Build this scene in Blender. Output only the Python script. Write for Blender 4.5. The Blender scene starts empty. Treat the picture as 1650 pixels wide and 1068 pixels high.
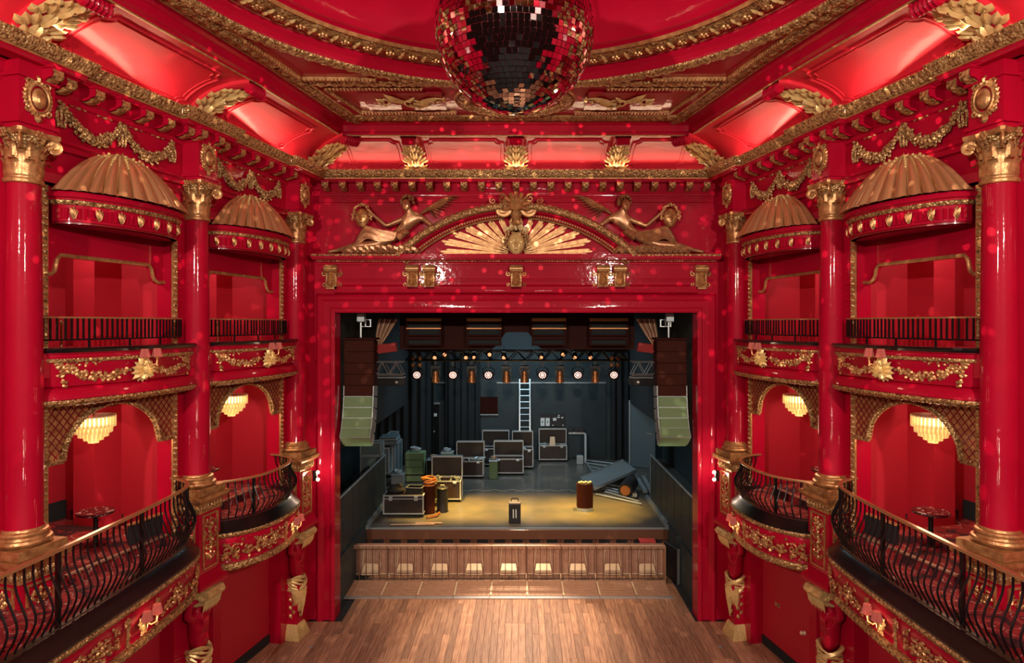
import bpy, math, random
from mathutils import Vector, Matrix
random.seed(7)
PI=math.pi; sin=math.sin; cos=math.cos
S=bpy.context.scene; C=S.collection
# ---------------------------------------------------------------- camera
F=1050.0; CX=.15; CZ=7.8; VX=841.0; HY=522.0
cd=bpy.data.cameras.new('camera'); cam=bpy.data.objects.new('camera',cd); C.objects.link(cam)
cd.sensor_width=36; cd.lens=36*F/1650; cd.shift_x=(825-VX)/1650; cd.shift_y=(HY-534)/1650
cd.clip_end=200; cam.location=(CX,0,CZ); cam.rotation_euler=(PI/2,0,0); S.camera=cam
# ---------------------------------------------------------------- world, view
w=bpy.data.worlds.new('world'); S.world=w; w.use_nodes=True
w.node_tree.nodes['Background'].inputs[0].default_value=(1,.32,.26,1)
w.node_tree.nodes['Background'].inputs[1].default_value=.012
S.view_settings.view_transform='Standard'; S.view_settings.look='None'; S.view_settings.gamma=1
S.view_settings.use_curve_mapping=False; S.view_settings.exposure=0.0
S.cycles.use_denoising=True; S.cycles.max_bounces=6; S.cycles.diffuse_bounces=3; S.cycles.glossy_bounces=3
S.cycles.transmission_bounces=4; S.cycles.sample_clamp_indirect=3; S.cycles.caustics_reflective=False; S.cycles.caustics_refractive=False
WARM=(1,.68,.42); NEUT=(1,.86,.72); COOL=(.62,.86,1)
def area(name,loc,tgt,sx,sy,e,col,spread=None):
    l=bpy.data.lights.new(name,'AREA'); l.shape='RECTANGLE'; l.size=sx; l.size_y=sy; l.energy=e; l.color=col
    if spread: l.spread=math.radians(spread)
    o=bpy.data.objects.new(name,l); C.objects.link(o); o.location=loc
    o.rotation_euler=(Vector(tgt)-Vector(loc)).to_track_quat('-Z','Y').to_euler(); return o
def spot(name,loc,tgt,e,col,ang=40,blend=.5,r=.1):
    l=bpy.data.lights.new(name,'SPOT'); l.energy=e; l.color=col; l.spot_size=math.radians(ang); l.spot_blend=blend; l.shadow_soft_size=r
    o=bpy.data.objects.new(name,l); C.objects.link(o); o.location=loc
    o.rotation_euler=(Vector(tgt)-Vector(loc)).to_track_quat('-Z','Y').to_euler(); return o
def point(name,loc,e,col,r=.05):
    l=bpy.data.lights.new(name,'POINT'); l.energy=e; l.color=col; l.shadow_soft_size=r
    o=bpy.data.objects.new(name,l); C.objects.link(o); o.location=loc; return o
# room plan (n = 0 is the column line); A, B, C are the columns of the left wall
A=(-7.03,9.39); B=(-6.21,12.74); CC=(-5.52,16.3)
YW=17.2
# house lights from the back of the auditorium
for s in (-1,1):
    area('house_light',(s*4.9,-2.5,10.6),(-s*3.0,14,8),.3,.3,1080,NEUT)
    area('house_light',(s*1.2,1.5,4.5),(s*6.5,13,8.5),.4,.4,35,NEUT)
area('house_light',(0,3.,12.2),(0,15,8.5),1.6,.3,110,NEUT)
# lamps hidden on the ledge of the cornice light the cove
def strip_light(name,loc,zd,yd,sx,sy,e,col):
    l=bpy.data.lights.new(name,'AREA'); l.shape='RECTANGLE'; l.size=sx; l.size_y=sy; l.energy=e; l.color=col
    o=bpy.data.objects.new(name,l); C.objects.link(o)
    z=-Vector(zd).normalized(); y=Vector(yd).normalized(); x=y.cross(z).normalized(); y=z.cross(x)
    o.matrix_world=Matrix(((x[0],y[0],z[0],loc[0]),(x[1],y[1],z[1],loc[1]),(x[2],y[2],z[2],loc[2]),(0,0,0,1))); return o
for s in (-1,1):
    for (x,y,L,dx,dy) in ((6.40,10.9,3.2,.238,.971),(7.2,7.6,2.6,.238,.971),(5.62,14.6,3.0,.19,.982)):
        strip_light('cove_light',(s*x,y,11.9),(-s*1.0,0,1),(-s*dx,dy,0),.1,L,19,WARM)
strip_light('cove_light',(0,16.97,11.9),(0,-.9,1),(1,0,0),.1,9.4,26,WARM)
# stage: cool working light, warm lamps on the downstage floor
area('stage_work_light',(0,28.2,8.2),(0,29,1),5,2,260,COOL)
area('stage_work_light',(0,27,8.2),(0,32,3),5,.6,22,COOL)
for x in (-2.6,-.9,.9,2.6):
    spot('stage_lamp',(x,23.0,5.4),(x*1.08,23.5,1.1),3400,(1,.56,.09),58,.9)
spot('stage_wash',(0,19.2,7.4),(0,20.2,0),1300,(1,.72,.48),84,.7)
spot('stage_backlight',(0,22.6,5.6),(0,16.2,0),2600,(1,.78,.55),42,.5)
spot('floor_wash',(0,6.5,11.9),(0,16.2,0),5600,(1,.74,.50),27,1)
for s in (-1,1):
    spot('array_light',(s*3.2,16.6,1.0),(s*4.1,18.2,4.6),260,(.85,1,.75),22,.8)
    spot('jamb_light',(s*4.3,15.6,4.2),(s*5.1,17.1,4.3),60,(1,.8,.6),60,.8)
# ---------------------------------------------------------------- materials
def mat(name,col,metal=0,rough=.5,coat=0,bump=0,bscale=20,kind='noise',col2=None,cscale=5,emit=0,spec=.5,coatr=.08,cthr=(.35,.65),trans=0,ecol=None):
    m=bpy.data.materials.new(name); m.use_nodes=True; nt=m.node_tree; b=nt.nodes['Principled BSDF']
    b.inputs['Base Color'].default_value=(*col,1); b.inputs['Metallic'].default_value=metal; b.inputs['Roughness'].default_value=rough
    b.inputs['Coat Weight'].default_value=coat; b.inputs['Coat Roughness'].default_value=coatr; b.inputs['Specular IOR Level'].default_value=spec
    if trans: b.inputs['Transmission Weight'].default_value=trans
    if emit: b.inputs['Emission Color'].default_value=(*(ecol or col),1); b.inputs['Emission Strength'].default_value=emit
    N=nt.nodes; L=nt.links
    if bump or col2:
        tc=N.new('ShaderNodeTexCoord')
    if col2:
        n=N.new('ShaderNodeTexNoise'); n.inputs['Scale'].default_value=cscale; n.inputs['Detail'].default_value=5; L.new(tc.outputs['Object'],n.inputs['Vector'])
        r=N.new('ShaderNodeValToRGB'); r.color_ramp.elements[0].position=cthr[0]; r.color_ramp.elements[1].position=cthr[1]
        r.color_ramp.elements[0].color=(*col,1); r.color_ramp.elements[1].color=(*col2,1)
        L.new(n.outputs['Fac'],r.inputs['Fac']); L.new(r.outputs['Color'],b.inputs['Base Color'])
    if bump:
        if kind=='noise': n=N.new('ShaderNodeTexNoise'); n.inputs['Detail'].default_value=3; out=n.outputs['Fac']
        else: n=N.new('ShaderNodeTexVoronoi'); out=n.outputs['Distance']
        n.inputs['Scale'].default_value=bscale; L.new(tc.outputs['Object'],n.inputs['Vector'])
        bp=N.new('ShaderNodeBump'); bp.inputs['Strength'].default_value=bump; bp.inputs['Distance'].default_value=.02
        L.new(out,bp.inputs['Height']); L.new(bp.outputs['Normal'],b.inputs['Normal'])
        if coat: L.new(bp.outputs['Normal'],b.inputs['Coat Normal'])
    return m
M={}
M['red']=mat('red_gloss_paint',(.47,.0025,.027),0,.5,.5,.16,7,spec=.1,coatr=.06,col2=(.41,.002,.023),cscale=1.2)
M['cove']=mat('red_cove_paint',(.66,.022,.045),0,.5,.3,.35,3,spec=.25,coatr=.16)
M['redmat']=mat('red_wall_paint',(.50,.018,.036),0,.6,.05,.08,40,spec=.25)
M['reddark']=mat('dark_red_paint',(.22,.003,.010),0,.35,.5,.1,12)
M['gold']=mat('gilding',(.66,.37,.15),.55,.36,.1,.25,30,col2=(.42,.19,.07),cscale=9)
M['orn']=mat('carved_gilding',(.66,.41,.17),.5,.38,.1,1.0,26,'voronoi',col2=(.16,.06,.02),cscale=22,cthr=(.42,.66))
M['leaf']=mat('bright_gilding',(.88,.66,.29),.35,.36,.2,.2,30,col2=(.74,.52,.20),cscale=12)
M['mirror']=mat('mirror_tile_glass',(.82,.78,.78),1,.03)
M['mirror2']=mat('dark_mirror_tile',(.30,.02,.03),1,.08)
M['black']=mat('black_iron',(.010,.009,.010),.3,.3,.4,.1,50)
M['blackmat']=mat('black_cloth',(.012,.014,.016),0,.85,0,.3,8)
M['slate']=mat('slate_black_wall',(.020,.034,.038),0,.6,.05,.1,6,col2=(.028,.044,.048),cscale=1.5)
M['rail']=mat('brass_handrail',(.52,.27,.12),.5,.3,.3)
M['alu']=mat('aluminium',(.62,.68,.70),.75,.35,0,.1,30)
M['alu2']=mat('dull_aluminium',(.42,.48,.50),.6,.45,0,.2,40)
M['case']=mat('brown_case_board',(.016,.009,.007),0,.45,.2,.1,30,col2=(.03,.014,.009),cscale=3)
M['blackcase']=mat('black_case_board',(.012,.012,.014),0,.5,.1,.1,30)
M['green']=mat('sage_grille_cloth',(.17,.27,.13),0,.7,0,.5,120)
M['brownbox']=mat('brown_speaker_box',(.045,.010,.005),0,.6,0,.3,100,spec=.1)
M['white']=mat('white_enamel',(.75,.78,.76),0,.4)
M['tan']=mat('barrier_steel',(.50,.32,.21),.5,.45,0,.15,40)
M['tanl']=mat('pale_step_metal',(.80,.62,.42),.3,.45)
M['sheet']=mat('brown_barrier_sheet',(.46,.25,.17),.1,.5,0,.25,60,col2=(.56,.33,.23),cscale=6)
M['brown']=mat('brown_fascia',(.16,.065,.035),0,.45,.2,.1,20)
M['stage']=mat('scuffed_stage_boards',(.075,.075,.070),0,.42,.15,.15,12,col2=(.12,.105,.08),cscale=1.1)
M['glow']=mat('lit_lamp_glass',(1,.75,.5),0,.4,emit=4,ecol=(1,.55,.28))
M['glow2']=mat('lit_chandelier_tube',(1,.8,.45),0,.4,emit=9,ecol=(1,.72,.36))
M['glow3']=mat('warm_lamp_glass',(1,.5,.25),0,.4,emit=1.3,ecol=(1,.42,.18))
M['glow4']=mat('lit_led_lens',(1,.8,.7),0,.4,emit=3.2,ecol=(1,.62,.52))
M['shell']=mat('copper_gilding',(.68,.36,.17),.6,.30,.2,.08,12)
M['bronze']=mat('bronze_gilding',(.54,.27,.13),.55,.33,.2,.15,20,col2=(.40,.18,.08),cscale=8)
M['pale']=mat('pale_gilding',(.86,.66,.34),0,.4,.2)
M['crystal']=mat('amber_crystal',(.95,.75,.40),0,.12,.3,trans=.35,emit=.22,ecol=(1,.66,.26))
M['shade']=mat('pleated_red_shade',(.34,.035,.03),0,.6,emit=.12,ecol=(1,.35,.22))
M['copper']=mat('copper_lamp_body',(.42,.17,.06),.6,.35)
M['marble']=mat('veined_marble',(.05,.012,.012),0,.2,.5,.05,20,col2=(.4,.3,.28),cscale=14,cthr=(.56,.62))
M['brownwood']=mat('dark_varnished_panel',(.030,.004,.002),0,.6,0,.1,20,spec=.1)
M['gauze']=mat('red_felt',(.55,.05,.05),0,.7)
M['blue']=mat('bluegrey_door',(.10,.15,.17),0,.5,.1)
def carpet():
    m=mat('patterned_red_carpet',(.25,.01,.015),0,.9); nt=m.node_tree; N=nt.nodes; L=nt.links; b=N['Principled BSDF']
    tc=N.new('ShaderNodeTexCoord'); nn=N.new('ShaderNodeTexNoise'); nn.inputs['Scale'].default_value=2.2; nn.inputs['Detail'].default_value=4; nn.inputs['Roughness'].default_value=.7; L.new(tc.outputs['Object'],nn.inputs['Vector'])
    mx=N.new('ShaderNodeMixRGB'); mx.inputs[0].default_value=.28; L.new(tc.outputs['Object'],mx.inputs[1]); L.new(nn.outputs['Color'],mx.inputs[2])
    v=N.new('ShaderNodeTexVoronoi'); v.inputs['Scale'].default_value=3.2; v.inputs['Randomness'].default_value=.6; L.new(mx.outputs[0],v.inputs['Vector'])
    r=N.new('ShaderNodeValToRGB'); r.color_ramp.interpolation='CONSTANT'; e=r.color_ramp.elements; e[0].position=0; e[0].color=(.5,.34,.27,1); e[1].position=.62; e[1].color=(.04,.006,.01,1)
    for p,c in ((.07,(.30,.02,.02)),(.16,(.03,.008,.012)),(.21,(.34,.02,.02)),(.40,(.5,.33,.27)),(.425,(.22,.012,.016))):
        q=e.new(p); q.color=(*c,1)
    L.new(v.outputs['Distance'],r.inputs['Fac']); L.new(r.outputs['Color'],b.inputs['Base Color']); return m
M['carpet']=carpet()
def wood():
    m=mat('oiled_floor_planks',(.30,.12,.05),0,.55,0,spec=.35); nt=m.node_tree; N=nt.nodes; L=nt.links; b=N['Principled BSDF']
    tc=N.new('ShaderNodeTexCoord'); mp=N.new('ShaderNodeMapping'); mp.inputs['Scale'].default_value=(9,.8,3); L.new(tc.outputs['Object'],mp.inputs['Vector'])
    oi=N.new('ShaderNodeObjectInfo'); n=N.new('ShaderNodeTexNoise'); n.noise_dimensions='4D'; n.inputs['Scale'].default_value=2.5; n.inputs['Detail'].default_value=6
    L.new(mp.outputs[0],n.inputs['Vector']); L.new(oi.outputs['Random'],n.inputs['W'])
    r=N.new('ShaderNodeValToRGB'); r.color_ramp.elements[0].position=.3; r.color_ramp.elements[1].position=.72
    r.color_ramp.elements[0].color=(.27,.12,.07,1); r.color_ramp.elements[1].color=(.56,.31,.18,1); L.new(n.outputs['Fac'],r.inputs['Fac'])
    h=N.new('ShaderNodeHueSaturation'); mr=N.new('ShaderNodeMapRange'); mr.inputs[3].default_value=.72; mr.inputs[4].default_value=1.25
    L.new(oi.outputs['Random'],mr.inputs[0]); L.new(mr.outputs[0],h.inputs['Value']); L.new(r.outputs['Color'],h.inputs['Color']); L.new(h.outputs['Color'],b.inputs['Base Color'])
    return m
M['plank']=wood()
# ---------------------------------------------------------------- mesh builder
class MB:
    def __init__(s): s.v=[]; s.f=[]
    def add(s,vs,fs):
        k=len(s.v); s.v+=[tuple(p) for p in vs]; s.f+=[tuple(i+k for i in f) for f in fs]; return s
    def box(s,x0,x1,y0,y1,z0,z1):
        return s.add([(x0,y0,z0),(x1,y0,z0),(x1,y1,z0),(x0,y1,z0),(x0,y0,z1),(x1,y0,z1),(x1,y1,z1),(x0,y1,z1)],
          [(0,3,2,1),(4,5,6,7),(0,1,5,4),(1,2,6,5),(2,3,7,6),(3,0,4,7)])
    def bbox(s,x0,x1,y0,y1,z0,z1,b=.02):   # box with chamfered top and bottom edges
        return s.loft([[(x0+b,y0+b),(x1-b,y0+b),(x1-b,y1-b),(x0+b,y1-b)],[(x0,y0),(x1,y0),(x1,y1),(x0,y1)],[(x0,y0),(x1,y0),(x1,y1),(x0,y1)],[(x0+b,y0+b),(x1-b,y0+b),(x1-b,y1-b),(x0+b,y1-b)]],[z0,z0+b,z1-b,z1])
    def loft(s,rings,zs):
        n=len(rings[0]); vs=[(p[0],p[1],z) for r,z in zip(rings,zs) for p in r]; fs=[]
        for i in range(len(rings)-1):
            for j in range(n): a=i*n+j; b=i*n+(j+1)%n; fs.append((a,b,b+n,a+n))
        fs.append(tuple(range(n))[::-1]); fs.append(tuple(range((len(rings)-1)*n,len(rings)*n))); return s.add(vs,fs)
    def xbox(s,m,a,b,c):
        k=len(s.v); s.box(-a/2,a/2,-b/2,b/2,-c/2,c/2)
        for i in range(k,len(s.v)): s.v[i]=tuple(m@Vector(s.v[i]))
        return s
    def bar(s,p,q,w,h=None,up=(0,0,1)):
        p=Vector(p); q=Vector(q); d=(q-p); L=d.length
        if L<1e-6: return s
        d/=L; u=Vector(up)
        if abs(d.dot(u))>.98: u=Vector((0,1,0))
        x=d.cross(u).normalized(); y=x.cross(d)
        m=Matrix(((x[0],d[0],y[0],0),(x[1],d[1],y[1],0),(x[2],d[2],y[2],0),(0,0,0,1)))
        m.translation=(p+q)/2; return s.xbox(m,w,L,h or w)
    def tube(s,pts,r,n=6,caps=True,sy=1.0):
        pts=[Vector(p) for p in pts]; N=len(pts); rr=r if isinstance(r,(list,tuple)) else [r]*N
        k=len(s.v); pu=None; rings=[]
        for i,p in enumerate(pts):
            d=(pts[min(i+1,N-1)]-pts[max(i-1,0)])
            d=d.normalized() if d.length>1e-9 else Vector((0,0,1))
            if pu is None: u=Vector((0,0,1)) if abs(d.z)<.9 else Vector((1,0,0))
            else: u=pu
            x=d.cross(u); x=x.normalized() if x.length>1e-6 else Vector((1,0,0)); y=x.cross(d); pu=y
            s.v+=[tuple(p+rr[i]*(cos(2*PI*j/n)*x+sy*sin(2*PI*j/n)*y)) for j in range(n)]
        for i in range(N-1):
            for j in range(n):
                a=k+i*n+j; b=k+i*n+(j+1)%n; s.f.append((a,b,b+n,a+n))
        if caps: s.f.append(tuple(range(k+n-1,k-1,-1))); s.f.append(tuple(range(k+(N-1)*n,k+N*n)))
        return s
    def lathe(s,prof,n=24,c=(0,0,0),a0=0,a1=2*PI,sx=1,sy=1):
        full=abs(a1-a0-2*PI)<1e-6; m=n if full else n+1; k=len(s.v)
        for r,z in prof:
            for j in range(m):
                a=a0+(a1-a0)*j/n; s.v.append((c[0]+r*cos(a)*sx,c[1]+r*sin(a)*sy,c[2]+z))
        for i in range(len(prof)-1):
            for j in range(n):
                a=k+i*m+j; b=k+i*m+(j+1)%m; s.f.append((a,b,b+m,a+m))
        if full:
            if prof[0][0]>1e-6: s.f.append(tuple(range(k+m-1,k-1,-1)))
            if prof[-1][0]>1e-6: q=k+(len(prof)-1)*m; s.f.append(tuple(range(q,q+m)))
        return s
    def ball(s,c,r,n=8,m=6):
        r=r if isinstance(r,(tuple,list)) else (r,r,r)
        pr=[(max(sin(PI*i/m),1e-4),-cos(PI*i/m)) for i in range(m+1)]; k=len(s.v); s.lathe(pr,n)
        for i in range(k,len(s.v)): v=s.v[i]; s.v[i]=(c[0]+v[0]*r[0],c[1]+v[1]*r[1],c[2]+v[2]*r[2])
        return s
    def grid(s,fn,nu,nv):
        k=len(s.v)
        for i in range(nu+1):
            for j in range(nv+1): s.v.append(tuple(fn(i/nu,j/nv)))
        for i in range(nu):
            for j in range(nv): a=k+i*(nv+1)+j; s.f.append((a,a+1,a+nv+2,a+nv+1))
        return s
    def sweep(s,path,prof,closed=False,endcaps=True,flip=False):
        # path: xy points; prof: (offset to the left of travel, z); mitred
        P=[offs(path,d) for d,z in prof]; n=len(path); m=len(prof); k=len(s.v)
        for i in range(n):
            for j in range(m): s.v.append((P[j][i][0],P[j][i][1],prof[j][1]))
        for i in range(n-1):
            for j in range(m-1+(1 if closed else 0)):
                a=k+i*m+j; b=k+i*m+(j+1)%m; s.f.append((a,b,b+m,a+m))
        if closed and endcaps: s.f.append(tuple(range(k+m-1,k-1,-1))); s.f.append(tuple(range(k+(n-1)*m,k+n*m)))
        return s
    # ornament primitives laid on a surface M(a,b,h)
    def petal(s,Mf,a,b,L,W,ang,h):
        ca,sa=cos(ang),sin(ang); out=[(0,0,0),(.3,.42,.25),(.65,.5,.35),(1,.05,.1),(.65,-.5,.35),(.3,-.42,.25),(.25,0,.9),(.65,0,1.0)]
        vs=[Mf(a+ca*x*L-sa*y*W,b+sa*x*L+ca*y*W,h*z) for x,y,z in out]
        return s.add(vs,[(0,1,6),(1,2,7,6),(2,3,7),(3,4,7),(4,5,6,7),(5,0,6)])
    def stemcurve(s,Mf,pts,r,h=None,n=5):
        return s.tube([Mf(a,b,(h if h is not None else r*.7)) for a,b in pts],r,n)
    def scroll(s,Mf,a,b,R,turns,a0,dirn,r=.014,leaves=8,ls=1.0,h=.02):
        pts=[]; N=int(10*turns)
        for i in range(N+1):
            t=i/N; q=a0+dirn*2*PI*turns*t; rr=R*(1-.82*t); pts.append((a+rr*cos(q),b+rr*sin(q)))
        s.tube([Mf(x,y,h*.6) for x,y in pts],[r*(1-.5*i/N) for i in range(N+1)],5)
        for i in range(leaves):
            j=int(i*N*.75/leaves); x,y=pts[j]; q=math.atan2(pts[j+1][1]-y,pts[j+1][0]-x)
            s.petal(Mf,x,y,R*.5*ls,R*.24*ls,q-dirn*(.9 if i%2 else -.5),h*1.3)
        s.petal(Mf,a-R*.1,b,R*.2,R*.2,0,h*1.5)
        return s
    def obj(s,name,m,parent=None,loc=None,rz=0,kind=None,sharp=38,flat=False):
        me=bpy.data.meshes.new(name); me.from_pydata(s.v,[],s.f); 
        import bmesh
        if not flat:
            bm=bmesh.new(); bm.from_mesh(me); bmesh.ops.recalc_face_normals(bm,faces=bm.faces); bm.to_mesh(me); bm.free()
            me.polygons.foreach_set('use_smooth',[True]*len(me.polygons)); me.set_sharp_from_angle(angle=math.radians(sharp))
        me.materials.append(M[m] if isinstance(m,str) else m)
        o=bpy.data.objects.new(name,me); C.objects.link(o)
        if parent: o.parent=parent
        if loc is not None: o.location=loc; o.rotation_euler=(0,0,rz)
        if kind: o['kind']=kind
        return o
def offs(path,d):
    n=len(path); out=[]
    for i in range(n):
        dirs=[]
        for a,b in ((i-1,i),(i,i+1)):
            if a>=0 and b<n:
                dx=path[b][0]-path[a][0]; dy=path[b][1]-path[a][1]; l=math.hypot(dx,dy)
                if l>1e-9: dirs.append((-dy/l,dx/l))
        if len(dirs)==1: nx,ny=dirs[0]; k=1
        else:
            nx=dirs[0][0]+dirs[1][0]; ny=dirs[0][1]+dirs[1][1]; l=math.hypot(nx,ny) or 1; nx/=l; ny/=l
            k=1/max(.35,nx*dirs[0][0]+ny*dirs[0][1])
        out.append((path[i][0]+nx*d*k,path[i][1]+ny*d*k))
    return out
def thing(name,label,cat,loc=(0,0,0),rz=0,group=None):
    o=bpy.data.objects.new(name,None); C.objects.link(o); o.empty_display_size=.1; o.location=loc; o.rotation_euler=(0,0,rz)
    o['label']=label; o['category']=cat
    if group: o['group']=group
    return o
def tag(o,label,cat,group=None):
    o['label']=label; o['category']=cat
    if group: o['group']=group
    return o
def struct(name,label=None):
    o=bpy.data.objects.new(name,None); C.objects.link(o); o.empty_display_size=.1; o['kind']='structure'
    if label: o['label']=label
    o['category']='wall' if 'wall' in name else name.split('_')[0]
    return o
def dup(root,loc,rz,label=None,group=None):
    r=root.copy(); C.objects.link(r); r.location=loc; r.rotation_euler=(0,0,rz)
    if label: r['label']=label
    if group: r['group']=group
    for ch in list(root.children):
        c=ch.copy(); C.objects.link(c); c.parent=r
        for g in ch.children:
            d=g.copy(); C.objects.link(d); d.parent=c
    return r
def cat_rom(P,k=8,closed=False):
    out=[]; n=len(P)
    for i in range(n-1):
        p0=P[max(i-1,0)]; p1=P[i]; p2=P[i+1]; p3=P[min(i+2,n-1)]
        for j in range(k):
            t=j/k; out.append(tuple(.5*((2*b)+(-a+c)*t+(2*a-5*b+4*c-d)*t*t+(-a+3*b-3*c+d)*t**3) for a,b,c,d in zip(p0,p1,p2,p3)))
    out.append(tuple(P[-1])); return out
def resample(path,step):
    ds=[0]
    for a,b in zip(path,path[1:]): ds.append(ds[-1]+math.dist(a,b))
    L=ds[-1]; n=max(2,int(round(L/step))); out=[]; j=0
    for i in range(n+1):
        t=L*i/n
        while j<len(ds)-2 and ds[j+1]<t: j+=1
        q=(t-ds[j])/max(1e-9,ds[j+1]-ds[j]); out.append(tuple(a+(b-a)*q for a,b in zip(path[j],path[j+1])))
    return out
class Fr:   # wall frame: u along the wall towards the stage, n into the room
    def __init__(s,o,q,side):
        s.L=math.dist(o,q); s.o=(o[0]*-side,o[1]) if side>0 else o; s.side=side
        ux=(q[0]-o[0])/s.L; uy=(q[1]-o[1])/s.L
        s.u=(ux*(-1 if side>0 else 1),uy); s.n=(uy*(-1 if side>0 else 1),-ux); s.sx=side
        s.rz=math.atan2(-s.n[0],s.n[1])
        s.word='left' if side<0 else 'right'
    def W(s,u,n,z): return (s.o[0]+s.u[0]*u+s.n[0]*n, s.o[1]+s.u[1]*u+s.n[1]*n, z)
    def thing(s,name,label,cat,u,n,z,group=None): return thing(name,label,cat,s.W(u,n,z),s.rz,group)
def px(x,y,Y): return (CX+(x-VX)*Y/F, Y, CZ-(y-HY)*Y/F)
def half(loc,rz,sx=1):
    c,s_=cos(rz),sin(rz)
    return lambda x,y,z:(loc[0]+c*x*sx-s_*y,loc[1]+s_*x*sx+c*y,loc[2]+z)
def relief(mb,path,prof,period,amp,pat=0,closed=False):
    """enriched moulding: sweep of prof (offset,z) along a dense path with carved relief"""
    rp=resample(path,period/6); n=len(rp); m=len(prof)
    cols=[offs(rp,d) for d,z in prof]
    cm=(sum(p[0] for p in prof)/m,sum(p[1] for p in prof)/m)
    k=len(mb.v)
    for i in range(n):
        t=i/6.0
        for j in range(m):
            e=0 if j in (0,m-1) else 1
            v=j/(m-1)
            if pat==0: hgt=amp*e*(abs(sin(PI*(t+.6*abs(v-.5))))-.45)
            elif pat==1: hgt=amp*e*(sin(2*PI*t+4*v)*cos(PI*t*.5+5*v))
            else: hgt=amp*e*(1 if (i//3)%2 else -1)*.8
            # outwards direction of profile
            a=prof[max(j-1,0)]; b=prof[min(j+1,m-1)]; dx,dz=b[0]-a[0],b[1]-a[1]; l=math.hypot(dx,dz) or 1
            nd,nz=dz/l,-dx/l
            base=cols[j][i]; o2=offs_at(rp,i,nd*hgt)
            mb.v.append((base[0]+o2[0],base[1]+o2[1],prof[j][1]+nz*hgt))
    for i in range(n-1):
        for j in range(m-1): a=k+i*m+j; mb.f.append((a,a+1,a+m+1,a+m))
    return mb
def offs_at(p,i,d):
    a=p[max(i-1,0)]; b=p[min(i+1,len(p)-1)]; dx,dy=b[0]-a[0],b[1]-a[1]; l=math.hypot(dx,dy) or 1
    return (-dy/l*d,dx/l*d)
# ================================================================ room shell
L_=[Fr(A,B,-1),Fr(B,CC,-1)]; R_=[Fr(A,B,1),Fr(B,CC,1)]
uA=L_[0].u; L0=(A[0]-uA[0]*5,A[1]-uA[1]*5); cL=(CC[0]+L_[1].u[0]*.916,YW)
mir=lambda p:(-p[0],p[1])
PATH=[mir(L0),mir(A),mir(B),mir(CC),mir(cL),cL,CC,B,A,L0]
def jog(h,wd=.42):
    P=[]; 
    for i,p in enumerate(PATH):
        if p in (A,B,CC) or mir(p) in (A,B,CC):
            a=PATH[i-1]; b=PATH[i+1]
            for q,sg in ((a,-1),(b,1)):
                l=math.dist(p,q); d=((q[0]-p[0])/l,(q[1]-p[1])/l); t=(-d[0]*sg*-1,d[1])
                dirx,diry=(d[0]*sg,d[1]*sg); nx,ny=-diry,dirx
                e=(p[0]+d[0]*wd,p[1]+d[1]*wd)
                pts=[e,(e[0]+nx*h,e[1]+ny*h)]
                P+=pts if sg<0 else pts[::-1]
        else: P.append(p)
    return P
def wallsplit(P):
    i=[k for k,p in enumerate(P) if p==mir(cL)][0]; return {'right':(0,i),'back':(i,i+1),'left':(i+1,len(P)-1)}
def ring(P,prof,i0,i1,mb=None):
    mb=mb or MB(); m=len(prof); k=len(mb.v); cols=[offs(P,d) for d,z in prof]
    for i in range(i0,i1+1):
        for j in range(m): mb.v.append((*cols[j][i],prof[j][1]))
    for i in range(i1-i0):
        for j in range(m-1): a=k+i*m+j; mb.f.append((a,a+m,a+m+1,a+1))
    return mb
def ring_relief(P,prof,i0,i1,period,amp,pat=0):
    mb=MB(); m=len(prof); cols=[offs(P,d) for d,z in prof]
    for i in range(i0,i1):
        n=max(2,int(round(math.dist(P[i],P[i+1])/period)))*6; k=len(mb.v)
        dx,dy=P[i+1][0]-P[i][0],P[i+1][1]-P[i][1]; l=math.hypot(dx,dy); nx,ny=-dy/l,dx/l
        for q in range(n+1):
            t=q/n; w_=q/6
            for j in range(m):
                e=0 if j in (0,m-1) else 1; v=j/(m-1)
                if pat==0: h=amp*e*(abs(sin(PI*(w_+.7*abs(v-.5))))-.4)
                elif pat==1: h=amp*e*sin(2*PI*w_+4*v)*cos(PI*w_*.5+5*v)
                else: h=amp*e*(1 if (q//3)%2 else -1)
                a=prof[max(j-1,0)]; b=prof[min(j+1,m-1)]; ex,ez=b[0]-a[0],b[1]-a[1]; le=math.hypot(ex,ez) or 1
                hd,hz=ez/le*h,-ex/le*h; p0=cols[j][i]; p1=cols[j][i+1]
                mb.v.append((p0[0]+(p1[0]-p0[0])*t+nx*hd,p0[1]+(p1[1]-p0[1])*t+ny*hd,prof[j][1]+hz))
        for q in range(n):
            for j in range(m-1): a=k+q*m+j; mb.f.append((a,a+1,a+m+1,a+m))
    return mb
walls={k:struct('wall_'+k) for k in ('left','right','back')}
JP=jog(.13); WS=wallsplit(JP); W0=wallsplit(PATH)
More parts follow.
